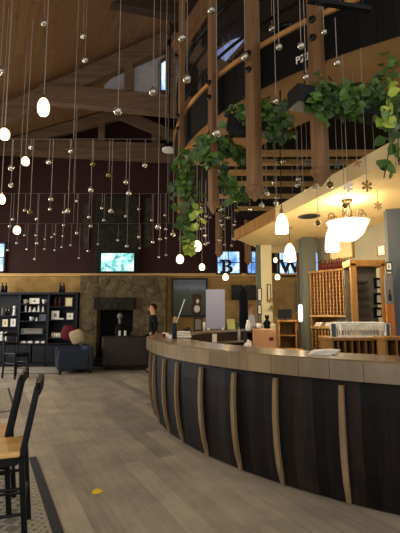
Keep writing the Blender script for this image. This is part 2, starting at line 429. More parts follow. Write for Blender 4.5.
for px, s, nm, lb in ((227, 'B', 'letter_sign', 'dark standing letter B in front of the bright back window'), (290.5, 'W', 'letter_sign', 'dark standing letter W in front of the bright back window')):
    p = at(px, 274.5, BY-.16); me = text_mesh('letter', s, .62 if s == 'B' else .66, .05, M['wine_dark'], .0)
    # slab serifs, and the strokes thickened with shifted copies
    bm = bmesh.new()
    for dx in (-.02, .02):
        n0 = len(bm.verts); bm.from_mesh(me); bm.verts.ensure_lookup_table(); bmesh.ops.translate(bm, verts=bm.verts[n0:], vec=(dx, 0, dx*.04))
    hgt = max(v.co.y for v in bm.verts); xs = [v.co.x for v in bm.verts]
    def sl(cx, cy, w): bmesh.ops.create_cube(bm, size=1, matrix=Matrix.Translation((cx, cy, 0)) @ Matrix.Diagonal((w, .06, .05, 1)))
    if s == 'B': sl(min(xs)+.03, .03, .18); sl(min(xs)+.03, hgt-.03, .18)
    else: sl(min(xs)+.06, hgt-.03, .22); sl(max(xs)-.06, hgt-.03, .22)
    bmesh.ops.rotate(bm, verts=bm.verts, cent=(0, 0, 0), matrix=Matrix.Rotation(PI/2, 3, 'X')); bm.to_mesh(me); bm.free()
    o = bpy.data.objects.new(nm, me); C.objects.link(o); o.location = (p.x, BY-.16, ZT+.045); tag(o, lb, 'letter')
    sc_ = (.42 if s == 'B' else .42)/ (hgt); o.scale = (sc_, 1, sc_)
# rear wall above the mezzanine with clerestory lights
RY = 10.6
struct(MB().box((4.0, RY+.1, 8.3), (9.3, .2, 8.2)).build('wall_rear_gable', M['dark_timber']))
def polywin(pts, Y, mat, frame='beam', base=None):
    wn[0] += 1; P = [at(x, y, Y) for x, y in pts]
    m = MB()
    for a, b in zip(P, P[1:]+P[:1]): m.bar(a, b, .07, .08, up=(0, 1, 0))
    f = struct(m.build('window_%d' % wn[0], M[frame])); MB().prism(P, (0, .02, 0)).build('window_glass', M[mat], f)
polywin([(191, 42), (207, 28), (207, 60), (193, 54)], RY-.06, 'skydim')
polywin([(215, 24), (233, 24), (215, 46)], RY-.06, 'skydim')
polywin([(216, 50), (247, 27), (247, 40), (217, 74)], RY-.06, 'skydim')
# ------------------------------------------------------------------ roof trusses
def truss(nm, label, Y, apex, left, right, tie, rw, tw, kings, depth=.22):
    o = thing(nm, label, 'roof truss', at(*apex, Y)); L = o.location.copy()
    def p(x, y): return at(x, y, Y)-L
    MB().bar(p(*tie[0]), p(*tie[1]), depth, tw, bevel=.01).build('tie_beam', M['beam'], o)
    MB().bar(p(*apex), p(*left), depth*.9, rw, bevel=.01).build('rafter', M['beam'], o)
    MB().bar(p(*apex), p(*right), depth*.9, rw, bevel=.01).build('rafter', M['beam'], o)
    for k in kings: MB().bar(p(k[0], k[1]), p(k[0], k[2]), depth*.7, .2).build('king_post', M['beam'], o)
    return o
truss('roof_truss', 'nearer timber roof truss with a heavy tie beam below the pale gable panels', 9, (170, 40), (-40, 135), (250, 88), ((40, 94), (262, 115)), .40, .46, [(129, 64, 92), (170, 50, 96)])
truss('roof_truss', 'farther low timber roof truss against the dark red back wall', 12.4, (120, 114), (-30, 156), (205, 150), ((-60, 143), (262, 158)), .34, .56, [(102, 122, 146), (155, 128, 150)])
gy = 9.16
struct(MB().prism([at(104, 86, gy), at(124, 66, gy), at(170, 40, gy), at(178, 44, gy), at(178, 98, gy), at(104, 92, gy)], (0, .05, 0)).build('wall_gable_infill', M['infill']))
polywin([(160, 92), (160, 63), (167, 58), (174, 63), (174, 93)], gy-.04, 'skyglass')
b1 = thing('roof_brace', 'orange brown sloping timber brace rising beside the balcony posts', 'beam', at(176, 50, 7.4))
MB().bar((0, 0, 0), at(216, -12, 6.6)-b1.location, .16, .28, bevel=.01).build('brace', M['post'], b1)
b2 = thing('roof_beam', 'long dark purlin crossing under the pine ceiling near the top', 'beam', at(95, 4, 6.6))
MB().bar(at(-20, 22, 6.6)-b2.location, at(60, -14, 6.6)-b2.location, .2, .3, bevel=.01).build('purlin', M['beam'], b2)
MB().bar(at(95, -4, 7.2)-b2.location, at(200, 16, 7.2)-b2.location, .2, .3, bevel=.01).build('purlin', M['dark_timber'], b2)
# ------------------------------------------------------------------ mezzanine ring
ZF, ZR, RM = 4.02, 4.50, 4.27
mz = thing('mezzanine', 'round timber mezzanine with dark curved fascia above the bar', 'mezzanine', (CX, CY, ZF))
A0, A1 = R_(-250), R_(-95)
def zo(prof): return [(r, z-ZF) for r, z in prof]
O = (0, 0)
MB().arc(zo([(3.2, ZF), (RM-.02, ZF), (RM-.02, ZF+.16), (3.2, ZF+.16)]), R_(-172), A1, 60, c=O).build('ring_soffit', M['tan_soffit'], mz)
MB().arc(zo([(3.2, ZF), (RM-.02, ZF), (RM-.02, ZF+.16), (3.2, ZF+.16)]), A0, R_(-172), 50, c=O).build('ring_underside', M['deck_dark'], mz)  # same ring profile, coloured darker from here round the far side
MB().arc(zo([(.0, ZF+.1), (3.2, ZF+.1), (3.2, ZF+.2), (.0, ZF+.2)]), A0, A1, 60, c=O).build('deck', M['deck_dark'], mz)
MB().arc(zo([(RM-.02, ZF+.0), (RM+.03, ZF-.02), (RM+.03, ZR-.04), (RM-.02, ZR-.04)]), A0, A1, 72, c=O, gap=True).build('fascia', M['fascia'], mz)
MB().arc(zo([(RM-.04, ZR-.04), (RM+.055, ZR-.04), (RM+.055, ZR+.015), (RM-.04, ZR+.015)]), A0, A1, 110, c=O).build('handrail', M['handrail'], mz)
for z in (4.80, 5.10, 5.42):
    MB().tube([ring(A0+(A1-A0)*i/100, RM-.02, z)-Vector((CX, CY, ZF)) for i in range(101)], .02 if z < 5.3 else .03, 6).build('railing_bar', M['black'], mz)
# joists below the deck
for i, py in enumerate((157, 166, 176, 187, 199, 211, 223)):
    zj = 3.88; q = atz(260, py, zj); Y = q.y; hw = math.sqrt(max(.1, 3.6**2-(Y-CY)**2))
    x0 = max(CX-hw, .15); MB().box(((x0+8)/2-CX, Y-CY, zj+.06-ZF), (8-x0, .07, .085)).build('joist', M['joist'], mz)
# writing on the fascia
ta = ring_angle(304.8, RM+.04, 4.12); me = text_mesh('lettering', 'PZEI', .105, .012, M['paper'], .001)
to = bpy.data.objects.new('lettering', me); C.objects.link(to); to.parent = mz
to.location = ring(ta, RM+.045, 4.07)-Vector((CX, CY, ZF)); to.rotation_euler = (PI/2, 0, ta+PI/2)
# hanging posts with a pointed foot and two bolts
POSTS = []
def hanging_post(a, label, top=7.2, wd=.125, up=0):
    r = RM+.12; p = ring(a, r, 2.87+up); POSTS.append(p); o = thing('hanging_post', label, 'post', p, a+PI/2, 'posts round the mezzanine')
    m = MB(); m.box((0, 0, top/2-1.4), (wd, wd, top-2.8), bevel=.008); m.build('shaft', M['post'], o)
    f = MB(); w = wd/2
    P = [[(-w, -w), (w, -w), (w, w), (-w, w)], 0]
    bm = f.bm; rings = []
    for s, z in ((1, 0), (1.15, -.02), (1.15, -.06), (.8, -.09), (.12, -.17)):
        rings.append([bm.verts.new((x*s, y*s, z)) for x, y in P[0]])
    bm.faces.new(rings[0]); bm.faces.new(rings[-1][::-1])
    for A, B in zip(rings, rings[1:]):
        for k in range(4): bm.faces.new((A[k], A[(k+1) % 4], B[(k+1) % 4], B[k]))
    f.build('finial', M['post'], o)
    for z in (4.17, 4.36):
        MB().lathe([(0, 0), (.034, 0), (.034, .02), (.016, .03), (.016, .045), (0, .045)], (0, -wd/2, z-2.87-up), 10, Matrix.Rotation(PI/2, 3, 'X')).build('bolt', M['black'], o)
    return o
hanging_post(ring_angle(320, RM+.12, 2.95), 'thick timber post hanging down in front of the fascia beside the grey lettering')
hanging_post(ring_angle(254.5, RM+.12, 2.95), 'thick timber post hanging down between the two leafy planters')
hanging_post(ring_angle(213, RM+.12, 2.95), 'timber post hanging behind the tall central vine cords', wd=.09)
hanging_post(ring_angle(181, RM+.12, 2.95), 'timber post wrapped by the trailing vine at the left edge of the mezzanine', wd=.08)
def far_angle(px, r):
    lo, hi = R_(100), R_(185)
    for _ in range(50):
        m_ = (lo+hi)/2
        if project(ring(m_, r, 3))[0] > px: lo = m_
        else: hi = m_
    return lo
hanging_post(far_angle(219, RM+.12), 'small timber post far side of the ring, above the B window', up=.2)
hanging_post(far_angle(248, RM+.12), 'small timber post far side of the ring, beside the ceiling tip', up=.1)
# stool silhouette up on the mezzanine
st = thing('bar_stool', 'black stool standing up on the mezzanine behind the railing', 'stool', ring(ring_angle(287, RM-.5, 4.6), RM-.5, ZF+.16))
MB().lathe([(0, .72), (.17, .72), (.18, .75), (.17, .78), (0, .78)], seg=16).build('seat', M['black_wood'], st)
for k in range(4):
    a = PI/4+k*PI/2; MB().bar((.12*math.cos(a), .12*math.sin(a), .72), (.2*math.cos(a), .2*math.sin(a), 0), .035, .035).build('leg', M['black_wood'], st)
MB().tube([(.165*math.cos(k*PI/8), .165*math.sin(k*PI/8), .28) for k in range(16)], .012, 6, True).build('foot_ring', M['black'], st)
# black track rail at the top right from which ornaments hang
tr = thing('track_rail', 'black ceiling track above the mezzanine at the top right', 'rail', at(338, 5, 3.2))
MB().bar(at(308, 0, 3.2)-tr.location, at(370, 10, 3.2)-tr.location, .05, .035).build('track', M['black'], tr)
for x in (312, 362): 
    q = at(x, 2+ (x-312)*.14, 3.2)-tr.location; MB().tube([q, q+Vector((0, 0, zceil(1, 3.2)-at(x, 2, 3.2).z+.05))], .012, 6).build('hanger', M['black'], tr)
# ------------------------------------------------------------------ lower drop ceiling over the bar
ZD = 2.93
tip = Vector((.70, 7.7)); ed = (Vector((1.84, 3.6))-tip)
E1 = tip+ed*1.75
struct(MB().prism([(tip.x, tip.y, ZD), (E1.x, E1.y, ZD), (9, E1.y, ZD), (9, 9.4, ZD), (tip.x+.9, 9.4, ZD)], (0, 0, .16)).build('ceiling_drop', M['cream']))
dn = Vector((ed.x, ed.y, 0)).normalized()
q3 = tip+ed*.42
struct(MB().bar(Vector((tip.x-.03, tip.y, ZD+.08)), Vector((q3.x-.03, q3.y, ZD+.08)), .05, .18).build('trim_2', M['honey']))
struct(MB().bar(Vector((q3.x-.03, q3.y, ZD+.08)), Vector((E1.x-.03, E1.y, ZD+.08)), .05, .18).build('trim_3', M['cream']))
# side wall behind the wine rack, its columns
wa, wb = Vector((2.24, 7.75)), Vector((2.95, 6.0)); wd = (wb-wa).normalized(); wnrm = Vector((-wd.y, wd.x))
if wnrm.x < 0: wnrm = -wnrm
we = wa+wd*2.2
struct(MB().prism([(wa.x, wa.y, 0), (we.x, we.y, 0), (we.x+wnrm.x*.2, we.y+wnrm.y*.2, 0), (wa.x+wnrm.x*.2, wa.y+wnrm.y*.2, 0)], (0, 0, ZD)).build('wall_right', M['green_wall']))
def column(label, x0, x1, Y, dep, mat, rz=0, z1=ZD):
    a = at(x0, 300, Y); b = at(x1, 300, Y); w = b.x-a.x
    o = thing('column', label, 'column', ((a.x+b.x)/2, Y+dep/2, 0), rz)
    MB().box((0, 0, z1/2), (w, dep, z1), bevel=.006).build('shaft', M[mat], o)
    MB().box((0, 0, .06), (w+.03, dep+.03, .12)).build('base', M['dark_timber'], o); return o
cc = column('square cream column behind the bar hung with small frames', 261.5, 272.5, 8.3, .28, 'cream_pale', -.0)
MB().box((-.155, -.1, ZD/2), (.09, .06, ZD), bevel=.004).build('dark_edge_board', M['sage_dark'], cc)  # strip in a darker colour along the column's left side
column('grey green square column left of the wine rack', 304, 317.5, 7.45, .3, 'sage_dark')
cr = column('slate grey square column at the right edge under the drop ceiling', 393.5, 424, 5.4, .16, 'slate', R_(-14))
# wood plank strip door frame behind, orange brown upright between columns
up = thing('wooden_upright', 'narrow orange brown upright left of the grey green column', 'post', at(301.5, 330, 8.6)); up.location.z = 0
MB().box((0, 0, 1.4), (.13, .06, 2.8), bevel=.008).build('board', M['post'], up); MB().box((0, 0, .05), (.17, .1, .1)).build('foot', M['dark_timber'], up)
# ================================================================== BAR
ZB = 1.15; RB = 4.58
bar = thing('bar_counter', 'long round wooden bar with dark board front and curved staves', 'bar', (CX, CY, 0))
B0, B1 = R_(-258), R_(-78)
L0 = (0, 0)
MB().arc([(RB-.45, ZB-.05), (RB+.06, ZB-.05), (RB+.06, ZB-.162), (RB+.135, ZB-.162), (RB+.145, ZB-.01), (RB+.13, ZB), (RB-.44, ZB), (RB-.45, ZB-.01)], B0, B1, 120, c=L0).build('counter_slab', M['bar_top'], bar)
prof = [(RB-.03, .0), (RB, .02), (RB+.045, .28), (RB+.07, .55), (RB+.075, .8), (RB+.055, ZB-.05), (RB-.03, ZB-.05)]
MB().arc(prof, B0, B1, 150, c=L0, gap=True).build('front_panel', M['bar_front'], bar)
MB().arc([(RB+.1, ZB-.163), (RB+.151, ZB-.163), (RB+.154, ZB-.012), (RB+.1, ZB-.012)], B0, B1, 56, c=L0, gap=True).build('edge_blocks', M['bar_top'], bar)
MB().arc([(RB-.42, .0), (RB-.38, .0), (RB-.38, ZB-.05), (RB-.42, ZB-.05)], B0, B1, 90, c=L0).build('back_panel', M['dark_timber'], bar)
MB().arc([(RB-.80, .88), (RB-.43, .88), (RB-.43, .905), (RB-.80, .905)], R_(-258), R_(-160), 60, c=L0).build('inner_shelf', M['bar_top'], bar)
angs = [ring_angle(px, RB+.07, .55) for px in (165.5, 178.5, 202.5, 235.5, 277.5, 344)]
d0 = angs[1]-angs[0]
sd = (angs[-1]-angs[0])/(len(angs)-1)
ALL = [angs[0]-sd*k for k in (4, 3, 2, 1)]+angs+[angs[-1]+sd*k for k in (1, 2)]
for a in ALL:
    pf = [(0.01, RB-.0), (.18, RB+.055), (.38, RB+.09), (.6, RB+.105), (.82, RB+.1), (.94, RB+.088)]
    m = MB(); ca, sa = math.cos(a), math.sin(a); t = Vector((-sa, ca, 0)); rows = []
    for z, r in pf:
        w = .018+.005*math.sin(PI*min(1, z)); c = Vector((ca*r, sa*r, z)); n = Vector((ca, sa, 0))
        rows.append([m.bm.verts.new(c-t*w-n*.02), m.bm.verts.new(c-t*w+n*.016), m.bm.verts.new(c+t*w+n*.016), m.bm.verts.new(c+t*w-n*.02)])
    m.bm.faces.new(rows[0]); m.bm.faces.new(rows[-1][::-1])
    for A, B in zip(rows, rows[1:]):
        for k in range(4): m.bm.faces.new((A[k], A[(k+1) % 4], B[(k+1) % 4], B[k]))
    m.build('stave', M['stave'], bar)
# ================================================================== FIREPLACE WALL
fp = thing('fireplace', 'big fieldstone fireplace with a dark open firebox', 'fireplace', (at(128, 360, 12.6).x, 12.545, 0))
def fx(px): return at(px, 330, 12.35).x-fp.location.x
fz = lambda py: at(128, py, 12.35).z
xl, xr = fx(79), fx(166); ol, orr = fx(97), fx(133); zt = fz(310); zm = fz(297); zl = ZT-.06
m = MB()
m.box(((xl+ol)/2, 0, zl/2), (ol-xl, .5, zl), bevel=.02).box(((xr+orr)/2, 0, zl/2), (xr-orr, .5, zl), bevel=.02).box(((ol+orr)/2, .0, (zt+zl)/2), (orr-ol, .5, zl-zt), bevel=.02)
random.seed(3)
for k in range(46):                                        # proud rubble stones
    x = random.uniform(xl+.27, xr-.27); z = random.uniform(.1, zl-.1)
    if ol-.1 < x < orr+.1 and z < zt+.1: continue
    m.ball((x, -.25, z), random.uniform(.1, .19), 1.2, .32, .8, 2)
m.build('stone_surround', M['stone'], fp)
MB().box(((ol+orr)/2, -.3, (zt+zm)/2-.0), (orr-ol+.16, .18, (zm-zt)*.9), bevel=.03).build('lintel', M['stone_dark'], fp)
MB().box(((ol+orr)/2, .22, zt/2), (orr-ol, .04, zt)).build('firebox', M['firebox'], fp)
MB().box(((ol+orr)/2, -.24, .12), (orr-ol+1.2, .34, .24), bevel=.03).build('hearth', M['stone_dark'], fp)
up_ = thing('chimney_breast', 'dim upper stone chimney on the dark red wall above the television', 'chimney', (at(118, 230, 12.7).x, 12.7, at(118, 274, 12.7).z))
hx = (at(140, 230, 12.7).x-at(96, 230, 12.7).x); hz = at(118, 197, 12.7).z-up_.location.z
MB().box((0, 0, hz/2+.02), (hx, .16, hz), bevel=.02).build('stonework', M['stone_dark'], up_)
MB().box((0, -.04, at(118, 241, 12.7).z-up_.location.z), (hx+.05, .16, .07)).build('ledge', M['stone_dark'], up_)
for x0, x1, y0, y1, lb in ((81, 90, 203, 249, 'tall grey patterned panel left of the upper chimney'), (144, 153, 198, 247, 'tall grey patterned panel right of the upper chimney')):
    a = at(x0, y1, 12.75); b = at(x1, y0, 12.75)
    framed('wall_panel', lb, 'panel', (( a.x+b.x)/2, 12.79, a.z), b.x-a.x, b.z-a.z, 0, 'dark_timber', 'panel_grey', .05, .03)
a = at(100.5, 272.3, 12.5); b = at(135.2, 252.6, 12.5)
tv = thing('television', 'lit wall television above the fireplace showing a white and teal picture', 'television', ((a.x+b.x)/2, 12.44, a.z))
w, h = b.x-a.x, b.z-a.z
MB().box((0, .03, h/2), (w, .05, h), bevel=.008).build('housing', M['black'], tv)
MB().box((0, 0, h/2), (w-.06, .012, h-.06)).build('screen', M['screen'], tv)
MB().box((0, .11, h/2), (.3, .11, .25)).build('wall_bracket', M['black'], tv)
# hearth objects
for px, lb in ((119.7, 'left white pillar candle on the hearth'), (125.2, 'right white pillar candle on the hearth')):
    c = thing('candle', lb, 'candle', (at(px, 335, 12.15).x, 12.15, .24)); zz = at(px, 331, 12.15).z-.24
    MB().lathe([(0, 0), (.035, 0), (.035, zz), (.02, zz+.01), (0, zz)], seg=10).build('wax', M['white'], c); MB().tube([(0, 0, zz), (0, 0, zz+.03)], .004, 5).build('wick', M['black'], c)
g = thing('stone_statuette', 'dim grey upright statuette inside the firebox', 'statue', (at(119.5, 335, 12.3).x, 12.3, .24))
MB().lathe([(0, 0), (.16, 0), (.16, .06), (.1, .1), (.12, .4), (.15, .75), (.13, .92), (.06, 1.0), (0, 1.0)], seg=12).build('body', M['firebox'], g, True)
zz = at(120, 316, 12.3).z-.24
MB().ball((0, -.02, zz), .085, 1, .9, 1.1).tube([(0, 0, .95), (0, 0, zz)], .04, 8).build('head', M['grey'], g, True)
# ------------------------------------------------------------------ sofas
def sofa(label, loc, w, d, h, rz, mat, seat_h=.42, arm=.18, nm='sofa', cush=2):
    o = thing(nm, label, 'sofa', loc, rz)
    MB().box((0, 0, .24), (w-.04, d-.04, .28), bevel=.03).build('base', M[mat], o)
    MB().box((0, -d/2+.11, h/2+.05), (w, .22, h-.1), bevel=.06).build('backrest', M[mat], o)   # back towards -y
    for s in (-1, 1): MB().box((s*(w/2-arm/2), .03, .36), (arm, d-.06, .52), bevel=.06).build('armrest', M[mat], o)
    cw = (w-2*arm)/cush
    for k in range(cush): MB().box((-w/2+arm+cw*(k+.5), .1, .44), (cw-.02, d-.3, .15), bevel=.05).build('seat_cushion', M[mat], o)
    for sx in (-1, 1):
        for sy in (-1, 1): MB().box((sx*(w/2-.08), sy*(d/2-.08), .05), (.06, .06, .1)).build('foot', M['black_wood'], o)
    return o
s1p = atz(124, 371, 0); sofa('dark brown leather sofa seen from behind, facing the fireplace', (at(125, 371, s1p.y).x, s1p.y+.33, 0), 1.32, .7, at(125, 336, s1p.y).z, 0, 'sofa_brown')
s2p = atz(78, 369, 0); so = sofa('blue grey upholstered armchair beside the bookcase', (at(78, 369, s2p.y).x, 11.3, 0), 1.3, .9, at(80, 345, s2p.y).z+.02, R_(112), 'sofa_blue', nm='armchair', cush=1)
def cushion(label, p, s, mat, rot):
    m = MB(); bm = m.bm; bmesh.ops.create_uvsphere(bm, u_segments=16, v_segments=10, radius=1)
    for v in bm.verts:
        x, y, z = v.co; k = lambda t: math.copysign(abs(t)**.5, t)
        v.co = (k(x)*s*.5, y*s*.22, k(z)*s*.5)
    o = m.build('cushion', M[mat], None, True, p); o.rotation_euler = rot; return tag(o, label, 'cushion')
cushion('dark red cushion leaning on the back of the armchair', at(69, 333, 11.62), .42, 'red', (.2, .3, .2))
cushion('cream cushion leaning at the end of the armchair', at(77, 337, 11.4), .4, 'cream_cloth', (.25, -.3, -.2))
# ------------------------------------------------------------------ bookcase
BKY = 12.25
bx0, bx1 = at(-22, 330, BKY).x, at(76.5, 330, BKY).x; bzt = at(40, 293.5, BKY).z
bk = thing('bookcase', 'navy black three bay bookcase against the ochre back wall', 'bookcase', ((bx0+bx1)/2, BKY, 0)); bw = bx1-bx0
lx = lambda px: at(px, 330, BKY).x-bk.location.x
MB().box((0, .42, bzt/2), (bw, .03, bzt)).build('back_panel', M['navy_wood'], bk)
for px in (-21.5, 18.5, 47.5, 76): MB().box((lx(px), .2, bzt/2), (.06, .44, bzt)).build('side_panel', M['navy_wood'], bk)
MB().box((0, .19, bzt), (bw+.06, .5, .07), bevel=.01).build('top_board', M['navy_wood'], bk)
MB().box((0, .2, .05), (bw, .44, .1)).build('plinth', M['navy_wood'], bk)
SH = {}
for bay, (p0, p1, ys) in {'l': (-21, 18, (315.5, 326.5, 341)), 'm': (19, 47, (303.8, 311.8, 320.8, 333.6, 343.4)), 'r': (48, 76, (306.5, 319.5, 337.5))}.items():
    a, b = lx(p0), lx(p1)
    for y in ys:
        z = at(40, y, BKY+.05).z; SH[bay, y] = z
        MB().box(((a+b)/2, .2, z-.013), (b-a-.03, .42, .025)).build('shelf', M['navy_wood'], bk)
    zc = at(40, 344.5, BKY).z
    MB().box(((a+b)/2, .2, zc+.02), (b-a, .44, .03)).build('shelf', M['navy_wood'], bk)
    for s in (0, 1):
        c0 = a+(b-a)*(.5*s+.25); d_ = MB().box((c0, -.02, zc/2+.05), ((b-a)/2-.04, .03, zc-.14), bevel=.008).build('door', M['navy_wood'], bk)
        MB().ball((c0+(.5-s)*.3*(b-a)*.8, -.05, zc*.6), .016).build('knob', M['black'], d_)
def onshelf(px, key): return Vector((at(px, 320, BKY+.1).x, BKY+.12, SH[key]))
PXM = (BKY+.1)/410
def cup(label, px, key, wpx, hpx, mat='white', group=None):
    o = thing('cup', label, 'cup', onshelf(px, key), 0, group); r = wpx*PXM/2*.8; h = hpx*PXM
    MB().lathe([(0, 0), (r*.55, 0), (r*.8, h*.25), (r, h), (r*.9, h), (r*.7, h*.3), (0, h*.15)], seg=14).build('bowl', M[mat], o, True)
    MB().tube([(r*.85, 0, h*.8), (r*1.5, 0, h*.75), (r*1.45, 0, h*.4), (r*.75, 0, h*.3)], h*.07, 6).build('handle', M[mat], o, True)
def figurine(label, px, key, wpx, hpx, mat='white', k=0):
    o = thing('figurine', label, 'figurine', onshelf(px, key)); r = wpx*PXM/2; h = hpx*PXM
    MB().lathe([(0, 0), (r, 0), (r*.9, h*.1), (r*(.5+.1*k), h*.3), (r*(.85-.1*k), h*.5), (r*.35, h*.68), (0, h*.7)], seg=12).build('body', M[mat], o, True)
    MB().ball((0, 0, h*.82), h*.17).build('head', M[mat], o, True)
def bottle_mesh(name, r, h, mat, cap='capsule'):
    m = MB().lathe([(0, 0), (r, 0), (r, h*.58), (r*.85, h*.66), (r*.36, h*.74), (r*.36, h*.97), (r*.4, h*.97), (r*.4, h), (0, h)], seg=12)
    me = m.mesh(name, [M[mat], M[cap]], True)
    for p in me.polygons:
        if p.center.z > h*.78: p.material_index = 1
    return me
def bottle(label, loc, r, h, mat='bottle_green', nm='wine_bottle', group=None, cap='capsule'):
    o = bpy.data.objects.new(nm, bottle_mesh(nm, r, h, mat, cap)); C.objects.link(o); o.location = loc; return tag(o, label, 'bottle', group)
cup('white handled cup at the left end of the top middle shelf', 24, ('m', 303.8), 5, 4.5)
framed('picture_frame', 'wide cream plaque with a dark motif between two cups on the top middle shelf', 'frame', onshelf(33.5, ('m', 303.8)), 10*PXM, 5.6*PXM, 0, 'paper', 'paper', .03, .02, mat_w=.09)
cup('white handled cup at the right end of the top middle shelf', 43, ('m', 303.8), 5, 4.5)
for i, (x, w_, h_) in enumerate(((25, 2.6, 6.3), (29.3, 3.4, 5.6), (33.7, 4.4, 4.6), (38, 3, 6.4), (42.5, 3, 5.6))):
    figurine('%s white figurine from the left on the second middle shelf' % nth(i+1), x, ('m', 311.8), w_, h_, k=i % 3)
cup('white mug on the third middle shelf left of the grey tile', 31, ('m', 320.8), 4.5, 4)
figurine('small pale figurine beside the grey tile on the third middle shelf', 36.5, ('m', 320.8), 3, 3.6)
framed('picture_frame', 'blue grey square tile on the third middle shelf', 'frame', onshelf(42.6, ('m', 320.8)), 6.5*PXM, 6.5*PXM, 0, 'slate', 'slate', .03, .02)
framed('display_case', 'long pale glazed display case on the fourth middle shelf', 'display case', onshelf(33.3, ('m', 333.6)), 21*PXM, 5*PXM, 0, 'grey', 'grey', .1, .02, mat_w=.03)
for i, (x, w_) in enumerate(((24.5, 5), (31.2, 4.5), (38.5, 4), (44.3, 3.4))):
    o = thing('folded_napkin', '%s folded white napkin from the left on the lowest middle shelf' % nth(i+1), 'napkin', onshelf(x, ('m', 343.4)))
    MB().box((0, 0, .025), (w_*PXM, .12, .05), bevel=.012).build('bottom_fold', M['white_cloth'], o); MB().box((.005, 0, .058), (w_*PXM*.9, .1, .016), bevel=.006).build('top_fold', M['white_cloth'], o)
for i, x in enumerate((2, 5.6, 8.6)): bottle('%s dark bottle from the left on the top left shelf' % nth(i+1), onshelf(x, ('l', 315.5)), .035, .3, 'grey' if i == 0 else 'bottle_green')
figurine('tall white vase figure on the top left shelf', 13.7, ('l', 315.5), 4, 10, k=1)
framed('picture_frame', 'cream picture card on the second left shelf', 'frame', onshelf(5.2, ('l', 326.5)), 5*PXM, 7*PXM, 0, 'paper', 'cream', .02, .02, mat_w=.04)
framed('picture_frame', 'white picture card right of the cream card on the second left shelf', 'frame', onshelf(13.2, ('l', 326.5)), 5*PXM, 7.5*PXM, 0, 'white', 'paper', .02, .02, mat_w=.04)
figurine('tall white figure at the left of the lowest left shelf', 2.3, ('l', 341), 3.6, 9.5)
figurine('tall white figure beside its twin, right one on the lowest left shelf', 6.6, ('l', 341), 3.4, 9, k=1)
bottle('left dark slim bottle on the top right shelf', onshelf(54.5, ('r', 306.5)), .035, .3, 'bottle'); bottle('right dark slim bottle on the top right shelf', onshelf(59, ('r', 306.5)), .035, .3, 'bottle')
framed('picture_frame', 'tan framed card on the top right shelf', 'frame', onshelf(68, ('r', 306.5)), 7.5*PXM, 9*PXM, 0, 'gold_frame', 'cream_pale', .02, .02)
framed('picture_frame', 'larger white matted picture on the second right shelf', 'frame', onshelf(55, ('r', 319.5)), 7.5*PXM, 8.5*PXM, 0, 'white', 'paper', .02, .025, mat_w=.05)
framed('picture_frame', 'smaller white matted picture at the right of the second right shelf', 'frame', onshelf(69.7, ('r', 319.5)), 6.4*PXM, 6.4*PXM, 0, 'white', 'paper', .02, .025, mat_w=.045, lean=0)
o = thing('small_book', 'small pale book lying between the two matted pictures', 'book', onshelf(61, ('r', 319.5))); MB().box((0, 0, .02), (.15, .1, .035)).build('pages', M['paper'], o); MB().box((0, 0, .04), (.155, .105, .008)).build('cover', M['cream_cloth'], o)
for i in range(4):
    o = thing('jar', '%s pale pink jar from the left on the lowest right shelf' % nth(i+1), 'jar', onshelf(52.7+2.5*i, ('r', 337.5)))
    MB().lathe([(0, 0), (.032, 0), (.036, .04), (.034, .12), (.024, .14), (0, .14)], seg=12).build('body', M['paper'], o, True); MB().lathe([(0, .14), (.028, .14), (.028, .17), (0, .17)], seg=12).build('lid', M['red'], o)
for px, lb in ((1.8, 'pair of black bottles, left one on top of the left bay'), (5.2, 'pair of black bottles, right one on top of the left bay'), (60, 'left black bottle on top of the right bay'), (63.2, 'right black bottle on top of the right bay')):
    q = at(px, 300, BKY+.15); bottle(lb, (q.x, BKY+.15, bzt+.036), .045, at(px, 282.5, BKY+.15).z-bzt-.036, 'black', cap='black')
# ------------------------------------------------------------------ landscape painting and wall screens
a = at(171.5, 317, 12.74); b = at(207.5, 278, 12.74)
pt = framed('landscape_painting', 'large dark framed landscape painting with hills and clouds on the back wall', 'painting', ((a.x+b.x)/2, 12.79, a.z), b.x-a.x, b.z-a.z, 0, 'black_wood', 'landscape', .05, .05)
c = at(197, 299, 12.70)-pt.location
m = MB().ball((c.x, -.04, c.z), .13, 1, .06, 1.25)
for s_ in (-1, 1): m.ball((c.x+s_*.11, -.038, c.z+.06), .06, .7, .08, 1.5)
m.ball((c.x-.02, -.036, c.z-.3), .17, 1, .04, 1.3); m.build('painted_animal', plain('painted animal brown', '#4a3424', .6, .5, 6), pt, True)
MB().ball((c.x+.02, -.05, c.z-.07), .05, 1, .06, 1.4).ball((c.x, -.046, c.z-.3), .1, 1, .05, 1.2).build('painted_chest', M['paper'], pt, True)
for x0, x1, lb in ((231.5, 242.5, 'left black wall screen behind the dark coat'), (246, 256.5, 'right black wall screen behind the dark coat')):
    a = at(x0, 300, 12.7); b = at(x1, 285, 12.7)
    framed('wall_screen', lb, 'screen', ((a.x+b.x)/2, 12.79, a.z), b.x-a.x, b.z-a.z, 0, 'black', 'black_wood', .06, .03)
a = at(297, 312, 12.7); b = at(306, 283, 12.7)
framed('wall_poster', 'blue grey poster on the back wall below the W window', 'poster', ((a.x+b.x)/2, 12.79, a.z), b.x-a.x, b.z-a.z, 0, 'slate', 'denim', .03, .03)
